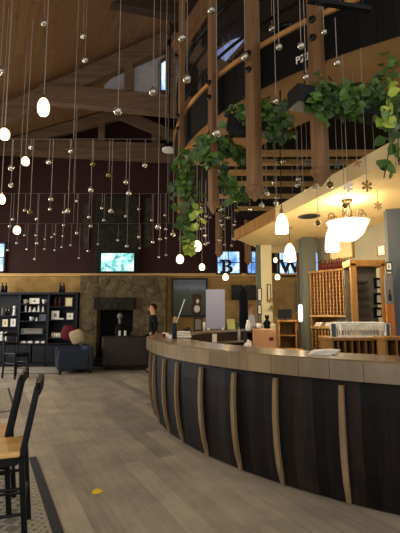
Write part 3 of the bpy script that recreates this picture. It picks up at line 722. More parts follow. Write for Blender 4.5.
# ================================================================== CHAIRS AND RUGS
def make_chair(label, loc, rz=0):
    """faces -x; w along y; origin under the middle of the seat's back edge"""
    o = thing('dining_chair', label, 'chair', loc, rz); w, d, zs, zb = .40, .42, .60, 1.05
    m = MB(); m.box((-d/2, 0, zs-.018), (d, w, .036), bevel=.012); m.build('seat', M['seat_wood'], o)
    m = MB()
    for s in (-1, 1): m.box((-d/2, s*(w/2-.04), zs-.065), (d-.06, .022, .06))
    m.box((-.03, 0, zs-.065), (.022, w-.08, .06)).box((-d+.04, 0, zs-.065), (.022, w-.08, .06)); m.build('apron', M['black_wood'], o)
    for s in (-1, 1):
        y = s*(w/2-.02)
        MB().bar((.05, y, 0), (-.0, y, zs-.02), .036, .036, bevel=.006).build('leg', M['black_wood'], o)
        MB().bar((-.0, y, zs-.06), (.085, y, zb-.03), .036, .042, bevel=.008).build('back_post', M['black_wood'], o)
        MB().bar((-d+.0, y, 0), (-d+.04, y, zs-.03), .036, .036, bevel=.006).build('leg', M['black_wood'], o)
        for z in (.2, .36): MB().tube([(.05-.05*z/zs, y, z), (-d+.04*z/zs, y, z)], .011, 8).build('stretcher', M['black_wood'], o)
    for x, z in ((.03, .28), (-d+.02, .28)): MB().tube([(x, -w/2+.02, z), (x, w/2-.02, z)], .011, 8).build('stretcher', M['black_wood'], o)
    m = MB(); n = 10
    A = []
    for i in range(n+1):
        u = i/n*2-1; A.append((.088+.018*(1-u*u), u*(w/2), zb-.05+.03*(1-u*u)))
    for p, q in zip(A, A[1:]): m.bar(p, q, .024, .085)
    m.build('top_rail', M['black_wood'], o)
    m = MB().box((.038, 0, zs+.2), (.018, w-.06, .05), bevel=.004); m.build('cross_rail', M['black_wood'], o)
    for k in (-1, 0, 1): MB().tube([(.004, k*.085, zs-.03), (.088, k*.085, zb-.05)], .009, 6).build('spindle', M['black_wood'], o)
    return o
p = atz(25, 445, .60)
ch = make_chair('nearest black dining chair with honey wooden seat at the lower left', (-1.25, 3.03, 0), R_(19))
dup(ch, (-1.525, 3.40, 0), R_(19), 'second black dining chair, just behind the nearest one')
dup(ch, (at(10.5, 372, 10.2).x, 10.2, 0), R_(150), 'dark chair far away in front of the bookcase at the left edge')
for k_ in bpy.data.objects:
    if k_.parent and k_.parent.get('label', '').startswith('dark chair far') and k_.name.startswith('seat'):
        k_.data = k_.data.copy(); k_.data.materials[0] = M['navy_wood']
def rug(label, pts, band, inner, dark, mat_f, nm='rug'):
    P = [Vector(p) for p in pts]; c = sum(P, Vector())/len(P)
    o = thing(nm, label, 'rug', (c.x, c.y, 0)); n = len(P)
    def inset(d):
        out = []
        for i in range(n):
            a = (P[i]-P[i-1]).normalized(); b = (P[(i+1) % n]-P[i]).normalized(); out.append(P[i]-c+(b-a).normalized()*d*1.414)
        return out
    def slab(nm_, d, z, mat): MB().prism([(q.x, q.y, 0) for q in inset(d)], (0, 0, z)).build(nm_, mat, o)
    slab('border', 0, .008, M['rug_dark']); slab('band', dark, .010, M[band]); slab('field', inner, .012, M[mat_f]); return o
dirv = Vector((-.52, 1, 0)).normalized(); perp = Vector((-dirv.y, dirv.x, 0))
e0 = atz(36, 457, 0); e1 = atz(64, 533, 0); dv = (e0-e1).normalized(); pv = Vector((-dv.y, dv.x, 0))
rug('patterned grey rug with dark border under the near chairs', [e1-dv*1.2, e0, e0+pv*2.4, e1-dv*1.2+pv*2.4], 'rug_band', .24, .075, 'rug')
e0 = atz(9, 388, 0); e1 = atz(16, 411, 0); dv = (e0-e1).normalized(); pv = Vector((-dv.y, dv.x, 0))
rug('beige rug with thin dark border at the far left edge', [e1, e0, e0+pv*2.2, e1+pv*2.2], 'rug_beige', .16, .035, 'rug_beige')
q0 = atz(57, 374, 0); q1 = atz(57, 367.5, 0)
rug('faded runner rug in front of the bookcase', [(-6.6, q0.y, 0), (q0.x, q0.y, 0), (q0.x, q1.y, 0), (-6.6, q1.y, 0)], 'rug_beige', .2, .04, 'rug_band')
q = atz(97, 491.5, 0); m = MB(); pts = []
for k in range(14):
    a = 2*PI*k/14; r = (.05, .038, .046, .034, .05)[k % 5]; pts.append((1.0*r*math.cos(a), 1.15*r*math.sin(a), 0))
tag(m.prism(pts, (0, 0, .003)).build('floor_sticker', M['yellow'], None, loc=(q.x, q.y, .0005)), 'small ragged yellow sticker on the wooden floor', 'sticker')
# ================================================================== THINGS ON AND BEHIND THE BAR
def onbar(px, py): v = atz(px, py, ZB); return Vector((v.x, v.y, ZB))
p = onbar(174.5, 339); b_ = thing('dark_vase', 'dark slim vase on the left end of the bar', 'vase', p); s_ = p.y/410
MB().lathe([(0, 0), (2.4*s_, 0), (2.6*s_, 10*s_), (2.2*s_, 16*s_), (1.6*s_, 16*s_), (1.6*s_, 12*s_), (0, 12*s_)], seg=14).build('body', M['denim'], b_, True)
MB().tube([(0, 0, 12.1*s_), (.5*s_, 0, 22*s_)], 1.5*s_, 8).build('bundle', M['cream_cloth'], b_)
sk = thing('wand', 'long white stick leaning out of the dark vase on the bar', 'stick', p+Vector((.5*s_, 0, 12.2*s_))); MB().tube([(0, 0, 0), (9*s_, .02, 26*s_)], [.005, .007], 8).build('shaft', M['white'], sk); MB().ball((9*s_, .02, 26*s_), .012).build('tip', M['white'], sk)
for i, (x, y, mt) in enumerate(((164, 337, 'red'), (167.5, 336, 'white'), (170.5, 338, 'white'))):
    p = onbar(x, y); o = thing('small_tin', ('dark red tin', 'white tin behind', 'white tin nearest the dark vase')[i]+' in the cluster at the left end of the bar', 'tin', p)
    MB().lathe([(0, 0), (.028, 0), (.028, .055), (0, .055)], seg=14).build('body', M[mt], o); MB().lathe([(0, .055), (.03, .055), (.03, .068), (0, .068)], seg=14).build('lid', M['white' if mt == 'red' else 'red'], o)
p = onbar(183.5, 338); o = thing('folded_towels', 'stack of folded white towels on the bar beside the dark vase', 'towel', p)
for k in range(3): MB().box((.0, 0, .018+.034*k), (.24-.02*k, .13, .032), bevel=.013).build('towel_fold', M['white_cloth'], o)
# far side of the bar
def onfar(px, off=.0):
    lo, hi = R_(95), R_(178)
    for _ in range(50):
        m_ = (lo+hi)/2
        if project(ring(m_, RB-.2+off, ZB))[0] > px: lo = m_
        else: hi = m_
    return ring(lo, RB-.2+off, ZB)
p = onfar(215.5); s_ = p.y/410
o = thing('acrylic_screen', 'tall frosted pale lavender acrylic screen standing on the far bar', 'screen', p, R_(4))
MB().box((0, 0, 20.5*s_), (19*s_, .012, 39*s_), bevel=.003).build('sheet', M['plexi'], o)
for s in (-1, 1): MB().box((s*7*s_, 0, .02), (.05, .2, .04)).build('foot', M['white'], o)
p = onfar(239, -.42); p.z = .905; bottle('clear capped bottle on the inner shelf of the far bar', p, .035, .3, 'glass', 'glass_bottle', cap='white')
p = onfar(214.5, -.42); p.z = .905; o = thing('price_card', 'small white card in a stand on the inner shelf below the acrylic screen', 'card', p); MB().box((0, 0, .1), (.1, .006, .18)).build('card', M['paper'], o); MB().box((0, 0, .008), (.1, .05, .016)).build('stand', M['silver'], o)
p = onfar(198); s_ = p.y/410; framed('picture_frame', 'black framed card standing on the far bar below the painting', 'frame', p, 9*s_, 13*s_, R_(8), 'black_wood', 'grey', .04, .03)
p = onfar(187); o = thing('dark_bowl', 'dark bowl of dried pods on the far bar below the painting', 'bowl', p); s_ = p.y/410
MB().lathe([(0, 0), (2*s_, 0), (4.5*s_, 3*s_), (4.2*s_, 3*s_), (0, .8*s_)], seg=16).build('bowl', M['black_wood'], o, True)
m = MB()
for k in range(9): m.ball((random.uniform(-3, 3)*s_, random.uniform(-2, 2)*s_, random.uniform(2.2, 4.5)*s_), 1.3*s_, 1, 1, .8)
m.build('dried_pods', M['dark_timber'], o, True)
p = onfar(203.2, .1); s_ = p.y/410; o = thing('paper_roll', 'white paper roll on the far bar left of the acrylic screen', 'roll', p)
MB().lathe([(.012, 0), (2*s_, 0), (2*s_, 8*s_), (.012, 8*s_), (.012, 0)], seg=16).build('roll', M['white'], o, True); MB().lathe([(0, 0), (.01, 0), (.01, 8.4*s_), (0, 8.4*s_)], seg=10).build('core', M['cardboard'], o)
p = onfar(230.5); s_ = p.y/410; o = thing('tent_card', 'pale yellow tent card on the far bar right of the acrylic screen', 'card', p, .2)
MB().prism([(-4*s_, -.1, 0), (4*s_, -.1, 0), (4*s_, 0, 10*s_), (-4*s_, 0, 10*s_)], (0, .004, 0)).build('front_panel', M['lime_card'], o); MB().prism([(-4*s_, .1, 0), (4*s_, .1, 0), (4*s_, .005, 10*s_), (-4*s_, .005, 10*s_)], (0, .004, 0)).build('rear_panel', M['grey'], o)
p = onfar(236.5, -.05); o = thing('box', 'dull green box behind the tent card on the far bar', 'box', p, .1)
MB().box((0, 0, 3.5*s_), (5*s_, .12, 7*s_), bevel=.004).build('carton', plain('dull green card', '#56603a', .8), o); MB().box((0, 0, 7.1*s_), (5.2*s_, .13, .25*s_)).build('lid', M['cardboard'], o)
# coat stand with a long dark coat
Yc = 11.5; p = at(244, 330, Yc); zt_ = at(244, 287, Yc).z; o = thing('coat_stand', 'thin black coat stand behind the bar holding a long dark coat', 'coat stand', (p.x, Yc, 0))
MB().tube([(0, 0, 0), (0, 0, zt_)], .02, 8).build('pole', M['black'], o)
for k in range(4): MB().tube([(0, 0, .25), (.25*math.cos(k*PI/2+.4), .25*math.sin(k*PI/2+.4), .0)], .015, 6).build('foot', M['black'], o)
for k in range(3): MB().tube([(0, 0, zt_-.12), (.1*math.cos(k*2.1), .1*math.sin(k*2.1), zt_-.04)], .01, 6).build('hook', M['black'], o)
m = MB(); pr = []
n = 18; rows = []
for z, w, d in ((zt_-.02, .045, .04), (zt_-.1, .07, .06), (zt_-.16, .115, .08), (zt_-.3, .12, .09), (zt_-.6, .115, .09), (.95, .14, .1), (.85, .15, .1)):
    rows.append([m.bm.verts.new((w*math.cos(2*PI*k/n)*(1+.1*math.sin(5*2*PI*k/n)), d*math.sin(2*PI*k/n)*(1+.1*math.sin(5*2*PI*k/n)), z)) for k in range(n)])
for A, B in zip(rows, rows[1:]):
    for k in range(n): m.bm.faces.new((A[k], A[(k+1) % n], B[(k+1) % n], B[k]))
m.bm.faces.new(rows[0]); m.bm.faces.new(rows[-1])
co = m.build('coat', M['black_cloth'], None, True, loc=(p.x, Yc, 0)); tag(co, 'long dark coat hanging on the black coat stand behind the bar', 'coat')
# island behind the bar
def cabinet(nm, label, c, w, d, h, rz, mat, ncols, nrows=1, top=None, open_=False):
    o = thing(nm, label, 'cabinet', c, rz); t = .025
    m = MB(); m.box((0, d/2-t/2, h/2), (w, t, h)); m.build('back_panel', M[mat], o)
    for s in (-1, 1): MB().box((s*(w/2-t/2), 0, h/2), (t, d, h)).build('side_panel', M[mat], o)
    MB().box((0, 0, h+.012), (w+.04, d+.04, .035), bevel=.006).build('top', M[top or mat], o)
    MB().box((0, 0, .04), (w-2*t, d-.02, .06)).build('bottom_shelf', M[mat], o)
    for k in range(1, ncols): MB().box((-w/2+w*k/ncols, -.0, h/2), (.018, d-.02, h)).build('divider', M[mat], o)
    for k in range(1, nrows): MB().box((0, 0, h*k/nrows), (w-2*t, d-.02, .018)).build('shelf', M[mat], o)
    return o
IX, IY = at(272, 330, 6.1).x, 6.35
cabinet('back_bar_cabinet', 'low wooden work cabinet inside the bar under the cardboard box', (IX, IY, 0), 1.0, .6, .95, R_(-8), 'honey', 3, 2)
p = at(268.5, 345, 6.1); w_ = 23*6.1/410; o = thing('cardboard_box', 'large closed cardboard box on the cabinet inside the bar', 'box', (p.x-.03, 6.3, .98), R_(-6)); h_ = at(265, 329.5, 6.1).z-.98
MB().box((0, 0, h_/2), (w_, .3, h_), bevel=.004).build('carton', M['cardboard'], o); MB().box((0, -.0, h_+.002), (w_*.98, .05, .004)).build('tape', M['cream_pale'], o)
MB().box((w_*.28, -.152, h_*.55), (.06, .004, .05)).build('printed_mark', M['red'], o)
p = at(251, 345, 6.0); o = thing('crumpled_cloth', 'crumpled white cloth left of the cardboard box', 'cloth', (p.x, 6.25, .98)); m = MB()
bmesh.ops.create_icosphere(m.bm, subdivisions=3, radius=1)
for v in m.bm.verts: k = 1+.35*noise.noise(v.co*2.2); v.co = Vector((v.co.x*.075*k, v.co.y*.07*k, max(0, (v.co.z+.25)*.11*k)))
m.build('cloth', M['white_cloth'], o, True)
# register stand with monitor
p = at(289, 331, 7.0); o = cabinet('register_stand', 'open honey wood register stand behind the cardboard box', (p.x, 7.2, 0), 18*7/410, .4, at(289, 320, 7.0).z-.03, R_(-6), 'honey', 1, 6)
mo = thing('monitor', 'black monitor seen from behind on top of the register stand', 'monitor', (at(286, 320, 7.1).x, 7.2, at(289, 320, 7.0).z), R_(-6)); s_ = 7.1/410
MB().box((0, 0, 6.2*s_), (14*s_, .04, 9.6*s_), bevel=.008).build('housing', M['black'], mo); MB().tube([(0, .01, 0), (0, .01, 3*s_)], .015, 8).build('neck', M['black'], mo); MB().lathe([(0, 0), (.08, 0), (.08, .012), (0, .012)], seg=16).build('base', M['black'], mo)
# things round the cream column
Yk = 7.9
kb = cabinet('back_bar_cabinet', 'tall back counter in front of the cream column crowded with small things', (at(261, 330, Yk).x, Yk+.15, 0), 30*Yk/410, .34, at(261, 331, Yk).z-.03, 0, 'dark_timber', 2, 2); kz = at(261, 331, Yk).z
s_ = Yk/410
bear = thing('bear_figurine', 'black bear figurine standing before the cream column', 'figurine', (at(268, 330, Yk).x, Yk+.1, kz)); 
MB().lathe([(0, 0), (2.8*s_, 0), (3.2*s_, 4*s_), (2.6*s_, 9*s_), (1.5*s_, 11*s_), (0, 11.5*s_)], seg=14).build('body', M['black_cloth'], bear, True)
m = MB().ball((0, -.01, 13.2*s_), 2.2*s_).ball((-1.6*s_, 0, 15*s_), .7*s_).ball((1.6*s_, 0, 15*s_), .7*s_).ball((0, -2.2*s_, 12.8*s_), .9*s_); m.build('head', M['black_cloth'], bear, True)
for s in (-1, 1): MB().tube([(s*2*s_, -.01, 9*s_), (s*4*s_, -1.6*s_, 6.5*s_)], .9*s_, 8).build('arm', M['black_cloth'], bear, True)
for px, r_, mt, lb in ((259.5, 3.4, 'white', 'white ceramic bowl in front of the cream column'), (273.5, 3.2, 'cream_pale', 'cream bowl right of the black bear figurine')):
    o = thing('bowl', lb, 'bowl', (at(px, 330, Yk).x, Yk+.06, kz)); r = r_*s_
    MB().lathe([(0, 0), (r*.5, 0), (r, r*1.5), (r*.75, r*2.3), (r*.65, r*2.2), (r*.8, r*1.4), (0, r*.3)], seg=16).build('body', M[mt], o, True); MB().lathe([(0, 0), (r*.6, -.0), (r*.55, .012), (0, .012)], seg=16).build('foot', M[mt], o)
o = thing('pitcher', 'tall white ceramic pitcher on the back counter left of the white bowl', 'pitcher', (at(248.8, 331, Yk).x, Yk+.06, kz)); r = 3*s_
MB().lathe([(0, 0), (r*.8, 0), (r, r*.9), (r*.9, r*2), (r*.55, r*2.9), (r*.6, r*3.6), (r*.5, r*3.6), (r*.45, r*2.9), (0, r*2.6)], seg=16).build('body', M['white'], o, True); MB().tube([(r*.55, 0, r*3.3), (r*1.25, 0, r*3), (r*1.3, 0, r*1.9), (r*.9, 0, r*1.4)], r*.12, 6).build('handle', M['white'], o, True)
o = thing('small_radio', 'small dark box in front of the white bowl', 'box', (at(256.5, 331, Yk).x, Yk+.0, kz)); MB().box((0, 0, .03), (.1, .06, .06), bevel=.006).build('case', M['black'], o); MB().lathe([(0, 0), (.01, 0), (.01, .008), (0, .008)], (.03, -.03, .035), 10, Matrix.Rotation(PI/2, 3, 'X')).build('knob', M['silver'], o)
Ycol = 8.3-.01
for px, y0, y1, lb, w_ in ((259.7, 288, 301, 'upper black framed white notice beside the cream column', 4.6), (259.7, 304.5, 314.5, 'lower black framed white notice beside the cream column', 4.4)):
    a = at(px, y1, 8.28); framed('notice_frame', lb, 'frame', (a.x, 8.305, a.z), w_*8.28/410, at(px, y0, 8.28).z-a.z, 0, 'black_wood', 'paper', .03, .018)
a = at(269.3, 301, 8.25); framed('notice_frame', 'small dark frame on the face of the cream column', 'frame', (a.x, Ycol, a.z), 4*8.3/410, at(269, 284, 8.25).z-a.z, 0, 'black_wood', 'cream_pale', .03, .016)
for y, lb in ((301, 'upper small bronze bell hooked on the cream column'), (309, 'lower small bronze bell hooked on the cream column')):
    a = at(271.2, y, 8.2); o = thing('hanging_bell', lb, 'bell', (a.x, 8.2, a.z)); MB().lathe([(.0, .07), (.02, .065), (.03, .03), (.055, 0), (.045, 0), (0, .05)], seg=14).build('bell', M['gold_frame'], o, True); MB().tube([(0, 0, .065), (0, .09, .08)], .006, 6).build('hook', M['black'], o)
# wall light beside grey column
a = at(302.6, 322, 7.35); o = thing('wall_sconce', 'bright narrow vertical sconce on the grey green column', 'wall light', (a.x-.02, 7.4, a.z)); h_ = at(302, 304, 7.35).z-a.z
MB().lathe([(0, 0), (.035, .02), (.04, h_*.5), (.035, h_-.02), (0, h_)], seg=12).build('shade', M['bell'], o, True); MB().box((.03, .02, h_/2), (.05, .03, h_*.5)).build('backplate', M['silver'], o)
# ================================================================== WINE RACK
p0 = at(310, 300, 7.35); p1 = at(352, 300, 6.72); dr = Vector((p1.x-p0.x, p1.y-p0.y, 0)); RW = dr.length; rzr = math.atan2(dr.y, dr.x)
mid = Vector(((p0.x+p1.x)/2, (p0.y+p1.y)/2, 0)); dep = .34; nin = Vector((-dr.y, dr.x, 0)).normalized()
rk = thing('wine_rack', 'tall honey wood wine rack filled with dark red bottles', 'wine rack', mid+nin*dep/2, rzr)
ztop = at(310, 272.5, 7.35).z; NC, NR = 12, 12; cw = (RW-.06)/NC; z_a = at(330, 315, 7.0).z; z_b = at(330, 327, 7.0).z
for s in (-1, 1): MB().box((s*(RW/2-.015), 0, ztop/2), (.03, dep, ztop), bevel=.004).build('side_panel', M['honey'], rk)
MB().box((0, 0, ztop), (RW+.04, dep+.04, .04), bevel=.006).build('top_board', M['honey'], rk)
MB().box((0, dep/2-.01, ztop/2), (RW, .02, ztop)).build('back_panel', M['honey'], rk)
for z in (z_a, z_b): MB().box((0, -.01, z-.015), (RW, dep+.02, .04), bevel=.004).build('shelf', M['honey_light'], rk)
rh = (ztop-.03-z_a)/NR; NR2 = 5; ZL = .93; rh2 = (z_b-ZL)/NR2
for k in range(1, NC):
    x = -RW/2+.03+cw*k
    MB().box((x, -dep/2+.012, (z_a+ztop)/2), (.013, .024, ztop-z_a-.03)).build('upright', M['honey_light'], rk); MB().box((x, -dep/2+.012, (z_b+ZL)/2), (.013, .024, z_b-ZL-.02)).build('upright', M['honey_light'], rk)
for k in range(1, NR): MB().box((0, -dep/2+.022, z_a+rh*k), (RW-.05, .016, .008)).build('slat', M['honey'], rk)
for k in range(0, NR2): MB().box((0, -dep/2+.022, ZL+rh2*k), (RW-.05, .016, .008)).build('slat', M['honey'], rk)
bme = bottle_mesh('wine_bottle', .027, .29, 'bottle')
def rack_bottle(ix, z, label, group):
    o = bpy.data.objects.new('wine_bottle', bme); C.objects.link(o)
    c = rk.location + Matrix.Rotation(rzr, 3, 'Z') @ Vector((-RW/2+.03+cw*(ix+.5), -dep/2+.028, z)); o.location = c
    o.rotation_euler = (-PI/2, 0, rzr); tag(o, label, 'bottle', group)
for r in range(NR):
    for c_ in range(NC): rack_bottle(c_, z_a+rh*r+.006+.029, 'lying wine bottle, %s from left, %s row from top of upper rack' % (nth(c_+1), nth(NR-r)), 'wine bottles in the upper rack')
for r in range(0, NR2):
    for c_ in range(NC): rack_bottle(c_, ZL+rh2*r+.006+.029, 'lying wine bottle, %s from left, %s row below the open shelf' % (nth(c_+1), nth(NR2-r)), 'wine bottles below the open shelf')
lm = Matrix.Rotation(rzr, 3, 'Z')
for i in range(3):
    c = rk.location+lm @ Vector((-RW/2+.12+.2*i, -.05, z_b+.006)); o = thing('paper_stack', '%s stack of white papers from the left on the open shelf of the wine rack' % nth(i+1), 'papers', c, rzr+.1*i)
    for k in range(3): MB().box((.01*k, .01*k, .012+.022*k), (.13, .2, .02), bevel=.003).build('sheaf', M['paper'], o)
for i in range(15):
    c = rk.location+lm @ Vector((-RW/2+.06+(RW-.1)*i/14*1.0, .06, ztop+.02)); bottle('%s standing bottle from the left along the top of the wine rack' % nth(i+1), c, .024, .2+.012*(i % 3), 'bottle', group='bottles along the top of the wine rack')
# open display cabinet
pc0, pc1 = at(352.5, 300, 5.6), at(386.5, 300, 5.6); CWd = pc1.x-pc0.x; czt = at(360, 263, 5.6).z
dc = thing('display_cabinet', 'open honey wood display cabinet right of the wine rack', 'cabinet', ((pc0.x+pc1.x)/2, 5.75, 0)); dd = .3
MB().box((-CWd/2+.035, -dd/2+.03, czt/2), (.08, .06, czt), bevel=.004).build('front_post', M['honey'], dc); MB().box((CWd/2-.025, -dd/2+.03, czt/2), (.05, .06, czt), bevel=.004).build('front_post', M['honey'], dc)
MB().box((0, 0, czt), (CWd+.03, dd, .09), bevel=.006).build('top_beam', M['honey'], dc)
MB().box((0, dd/2-.01, czt/2), (CWd, .02, czt)).build('back_panel', plain('grey brown panel', '#6a6252', .8), dc)
for k in range(12):
    z = .75+k*(czt-.95)/11.5; MB().box((-CWd*.16, .02, z), (CWd*.42, dd-.1, .03)).build('shelf', M['dark_timber'], dc)
for i, (y0, y1) in enumerate(((278, 288.5), (293, 304.5), (307.5, 317.5))):
    a = at(378.7, y1, 5.85); framed('picture_frame', '%s dark framed pale square label from the top inside the display cabinet' % nth(i+1), 'frame', (at(379, y1, 5.85).x, 5.878, a.z), 9*5.85/410, at(379, y0, 5.85).z-a.z, 0, 'black_wood', 'white', .05, .028)
a = at(367, 252.5, 6.6)
# signs and board beside the slate column
def oncol(x0, x1, y0, y1, Y, nm, lb, cat, frame, pic, mw=0, border=.012):
    a = at(x0, y1, Y); b = at(x1, y0, Y); return framed(nm, lb, cat, ((a.x+b.x)/2, Y+.012, a.z), b.x-a.x, b.z-a.z, R_(-12), frame, pic, .012, border, mat_w=mw)
o = thing('narrow_board', 'narrow orange stained board with a grey poster between cabinet and slate column', 'board', (at(391.3, 330, 5.32).x, 5.33, 0)); w_ = 7.4*5.32/410
MB().box((0, 0, at(391, 304, 5.32).z/2), (w_, .04, at(391, 304, 5.32).z)).build('lower_board', M['orange_panel'], o); z0 = at(391, 304, 5.32).z; z1 = at(391, 274.8, 5.32).z
MB().box((0, 0, (z0+z1)/2), (w_, .04, z1-z0)).build('poster', M['grey'], o); MB().lathe([(0, 0), (.02, 0), (.022, .06), (.008, .1), (.008, .15), (0, .15)], (0, -.022, z0+.04), 10, Matrix.Diagonal((1, .15, 1))).build('poster_figure', M['denim'], o)
oncol(386.3, 392, 262.3, 270.5, 5.3, 'small_sign', 'small white sign with a dark emblem left of the slate column', 'sign', 'black_wood', 'white', .02)
oncol(387, 392, 271.2, 274, 5.3, 'small_sign', 'tiny white strip sign under the small white emblem sign', 'sign', 'black_wood', 'white', 0, .008)
def onwall(px, y0, y1, w, nm, lb, cat, frame, pic, border=.03):
    d = ray(px, 260); # intersect side wall plane
    n2 = Vector((wnrm.x, wnrm.y)); k = (wa.dot(n2))/(d.x*n2.x+d.y*n2.y); P = Vector((0, 0, CAMZ))+d*k
    Y = P.y; z0 = at(px, y1, Y).z; z1 = at(px, y0, Y).z
    return framed(nm, lb, cat, (P.x-wnrm.x*.004, P.y-wnrm.y*.004, z0), w, z1-z0, math.atan2(wd.y, wd.x), frame, pic, .03, border)
onwall(342, 240, 260, .62, 'picture_frame', 'tan picture in a dark gold frame on the sage wall above the wine rack', 'frame', 'gold_frame', 'cream')
onwall(383, 245, 256, .17, 'picture_frame', 'small bright framed paper high on the sage wall', 'frame', 'gold_frame', 'white', .015)
# ================================================================== GLASSES COUNTER
Yg = 4.95; gz = at(365, 338, Yg).z; x0, x1 = at(341, 340, Yg).x, at(386, 340, Yg).x
gc = cabinet('glass_counter', 'wooden bar counter with open cubbies carrying rows of wine glasses', ((at(333, 340, Yg).x+at(396, 340, Yg).x)/2, Yg+.3, 0), at(396, 340, Yg).x-at(333, 340, Yg).x, .5, gz-.03, 0, 'honey', 9, 5)
x2 = at(397, 340, 4.5).x; cabinet('side_cabinet', 'lower wooden cabinet at the right edge in front of the glasses', (x2, 4.62, 0), .26, .24, at(395, 337, 4.5).z-.03, 0, 'honey', 2, 3)
def glass_mesh():
    m = MB().lathe([(0, .002), (.032, .0), (.032, .004), (.006, .009), (.004, .07), (.01, .085), (.03, .11), (.034, .145), (.027, .185), (.0255, .185), (.032, .145), (.028, .112), (.0, .09)], seg=14)
    return m.mesh('wine_glass', M['glass'], True)
gm = glass_mesh(); ng = 17; xa, xb = at(343, 330, Yg).x, at(388.5, 330, Yg).x
for r in range(3):
    for i in range(ng):
        o = bpy.data.objects.new('wine_glass', gm); C.objects.link(o); o.location = (xa+(xb-xa)*i/(ng-1)*1.0, Yg+.14+.12*r, gz+.001); o.scale = (.62, .62, 1)
        tag(o, 'clear wine glass, %s from the left in the %s row on the cubby counter' % (nth(i+1), ('front', 'middle', 'back')[r]), 'glass', 'wine glasses on the cubby counter')
sg = thing('sneeze_guard', 'long clear guard with a thin rail in front of the wine glasses', 'glass guard', ((xa+xb)/2, Yg+.10, gz)); hg = at(365, 324, Yg).z-gz
MB().bar((-(xb-xa)/2, -.02, hg), ((xb-xa)/2, -.02, hg), .02, .02).build('rail', M['white'], sg)
for s in (-1, 1): MB().tube([(s*(xb-xa)/2, -.02, 0), (s*(xb-xa)/2, -.02, hg)], .01, 8).build('upright', M['silver'], sg)
for px, lb in ((337.5, 'dark menu holder at the left end of the wine glasses'), (393, 'dark menu holder at the right end of the wine glasses')):
    s_ = Yg/410; framed('menu_holder', lb, 'menu holder', (at(px, 336, Yg).x, Yg+.16, gz), 5.6*s_, 14*s_, 0, 'white', 'slate', .03, .006)
p = at(325, 352, 5.2); o = thing('menu_fan', 'fanned pile of cream menus lying on the inner edge of the bar', 'menus', (onbar(324, 354.5).x, onbar(324, 354.5).y, ZB))
for k in range(4): MB().box((.02*k-.03, .0, .006+.011*k), (.2, .12, .01), (k-1.5)*.3).build('menu', M['paper'], o)
# ================================================================== LAMPS
def zup(x, y):
    """underside of what a cord at (x,y) hangs from"""
    if math.hypot(x-CX, y-CY) < RM-.05 and y > 2: return ZF+.0
    return zceil(x, y)+.02
def add_light(nm, p, energy, col=(1, .79, .5), r=.06):
    l = bpy.data.lights.new(nm, 'POINT'); l.energy = energy; l.color = col; l.shadow_soft_size = r
    o = bpy.data.objects.new(nm, l); C.objects.link(o); o.location = p; return o
def globe(px, py, wpx, Y, label, e=10, hpx=None, ztop=None):
    p = at(px, py, Y); dep = Y*cp+(p.z-CAMZ)*sp; r = wpx*.43*dep/FOC; h = (hpx or wpx*1.15)*.86*dep/FOC
    o = thing('globe_pendant', label, 'pendant lamp', p, 0, 'lit globe pendants'); zt = (ztop or zup(p.x, p.y))-p.z
    sh = MB().lathe([(r*.55, -h*.46), (r*.85, -h*.34), (r, -h*.05), (r*.9, h*.2), (r*.6, h*.4), (r*.25, h*.5), (0, h*.5)], seg=18).build('shade', M['globe'], o, True)
    MB().lathe([(0, -h*.5), (r*.5, -h*.46), (r*.5, -h*.4), (0, -h*.38)], seg=14).build('bulb', M['globe'], o, True)
    MB().lathe([(r*.3, h*.48), (r*.28, h*.62), (r*.1, h*.7), (0, h*.7)], seg=12).build('cap', M['silver'], o, True)
    MB().tube([(0, 0, h*.6), (0, 0, zt)], .006, 5).build('cord', M['cord'], o)
    add_light('globe_light', p-Vector((0, 0, h*.75+.05)), e*.55)
globe(43.5, 107, 14, 4.6, 'biggest lit globe pendant at the upper left', 22, 22)
globe(4.5, 134, 12, 5.2, 'lit globe pendant at the left edge level with the big beam', 14)
globe(25.5, 161, 9, 6.6, 'lit globe pendant below and right of the left edge pair', 12)
globe(1, 199, 10, 6.2, 'lit globe pendant half cut by the left edge', 10)
globe(17, 230, 8.5, 7.6, 'lowest lit globe pendant on the left above the bookcase', 10)
globe(197, 246, 11, 6.6, 'larger lit globe pendant under the trailing vine', 10)
globe(180, 259, 9, 7.6, 'lit globe pendant left of the larger one under the trailing vine', 8)
globe(202, 267, 7, 9.0, 'small lit globe pendant above the acrylic screen', 6)
globe(225.5, 277, 7, 9.0, 'small lit globe pendant below the B window', 6)
globe(277.5, 277, 6, 9.6, 'small lit globe pendant below the W window', 6)
globe(275.5, 260, 5, 10.2, 'tiny lit globe pendant left of the W window', 5)
def bell(px, ytop, ybot, wpx, Y, label, e, ztop=None):
    a = at(px, ybot, Y); b = at(px, ytop, Y); h = b.z-a.z; r = wpx/2*(Y+.1)/FOC
    o = thing('bell_pendant', label, 'pendant lamp', a, 0, 'bell glass pendants')
    MB().lathe([(r*.95, 0), (r, h*.12), (r*.92, h*.45), (r*.7, h*.75), (r*.3, h*.95), (0, h)], seg=20).build('shade', M['bell'], o, True)
    MB().lathe([(0, h*.2), (r*.4, h*.3), (r*.4, h*.5), (0, h*.6)], seg=12).build('bulb', M['globe'], o, True)
    MB().lathe([(r*.32, h*.93), (r*.3, h*1.12), (r*.12, h*1.2), (0, h*1.2)], seg=14).build('cap', M['gold_frame'], o, True)
    zt = (ztop or zup(a.x, a.y))-a.z; MB().tube([(0, 0, h*1.1), (0, 0, zt)], .007, 6).build('stem', M['black'], o)
    MB().lathe([(0, zt-.03), (.05, zt-.03), (.055, zt), (0, zt)], seg=14).build('canopy', M['gold_frame'], o)
    add_light('bell_light', a-Vector((0, 0, .06)), e*.7)
bell(282, 213, 233, 13.5, 5.4, 'bell shaped lit glass pendant left of the chandelier', 14)
bell(290, 243, 261, 12, 6.6, 'bell shaped lit glass pendant in front of the W window', 12, ZD)
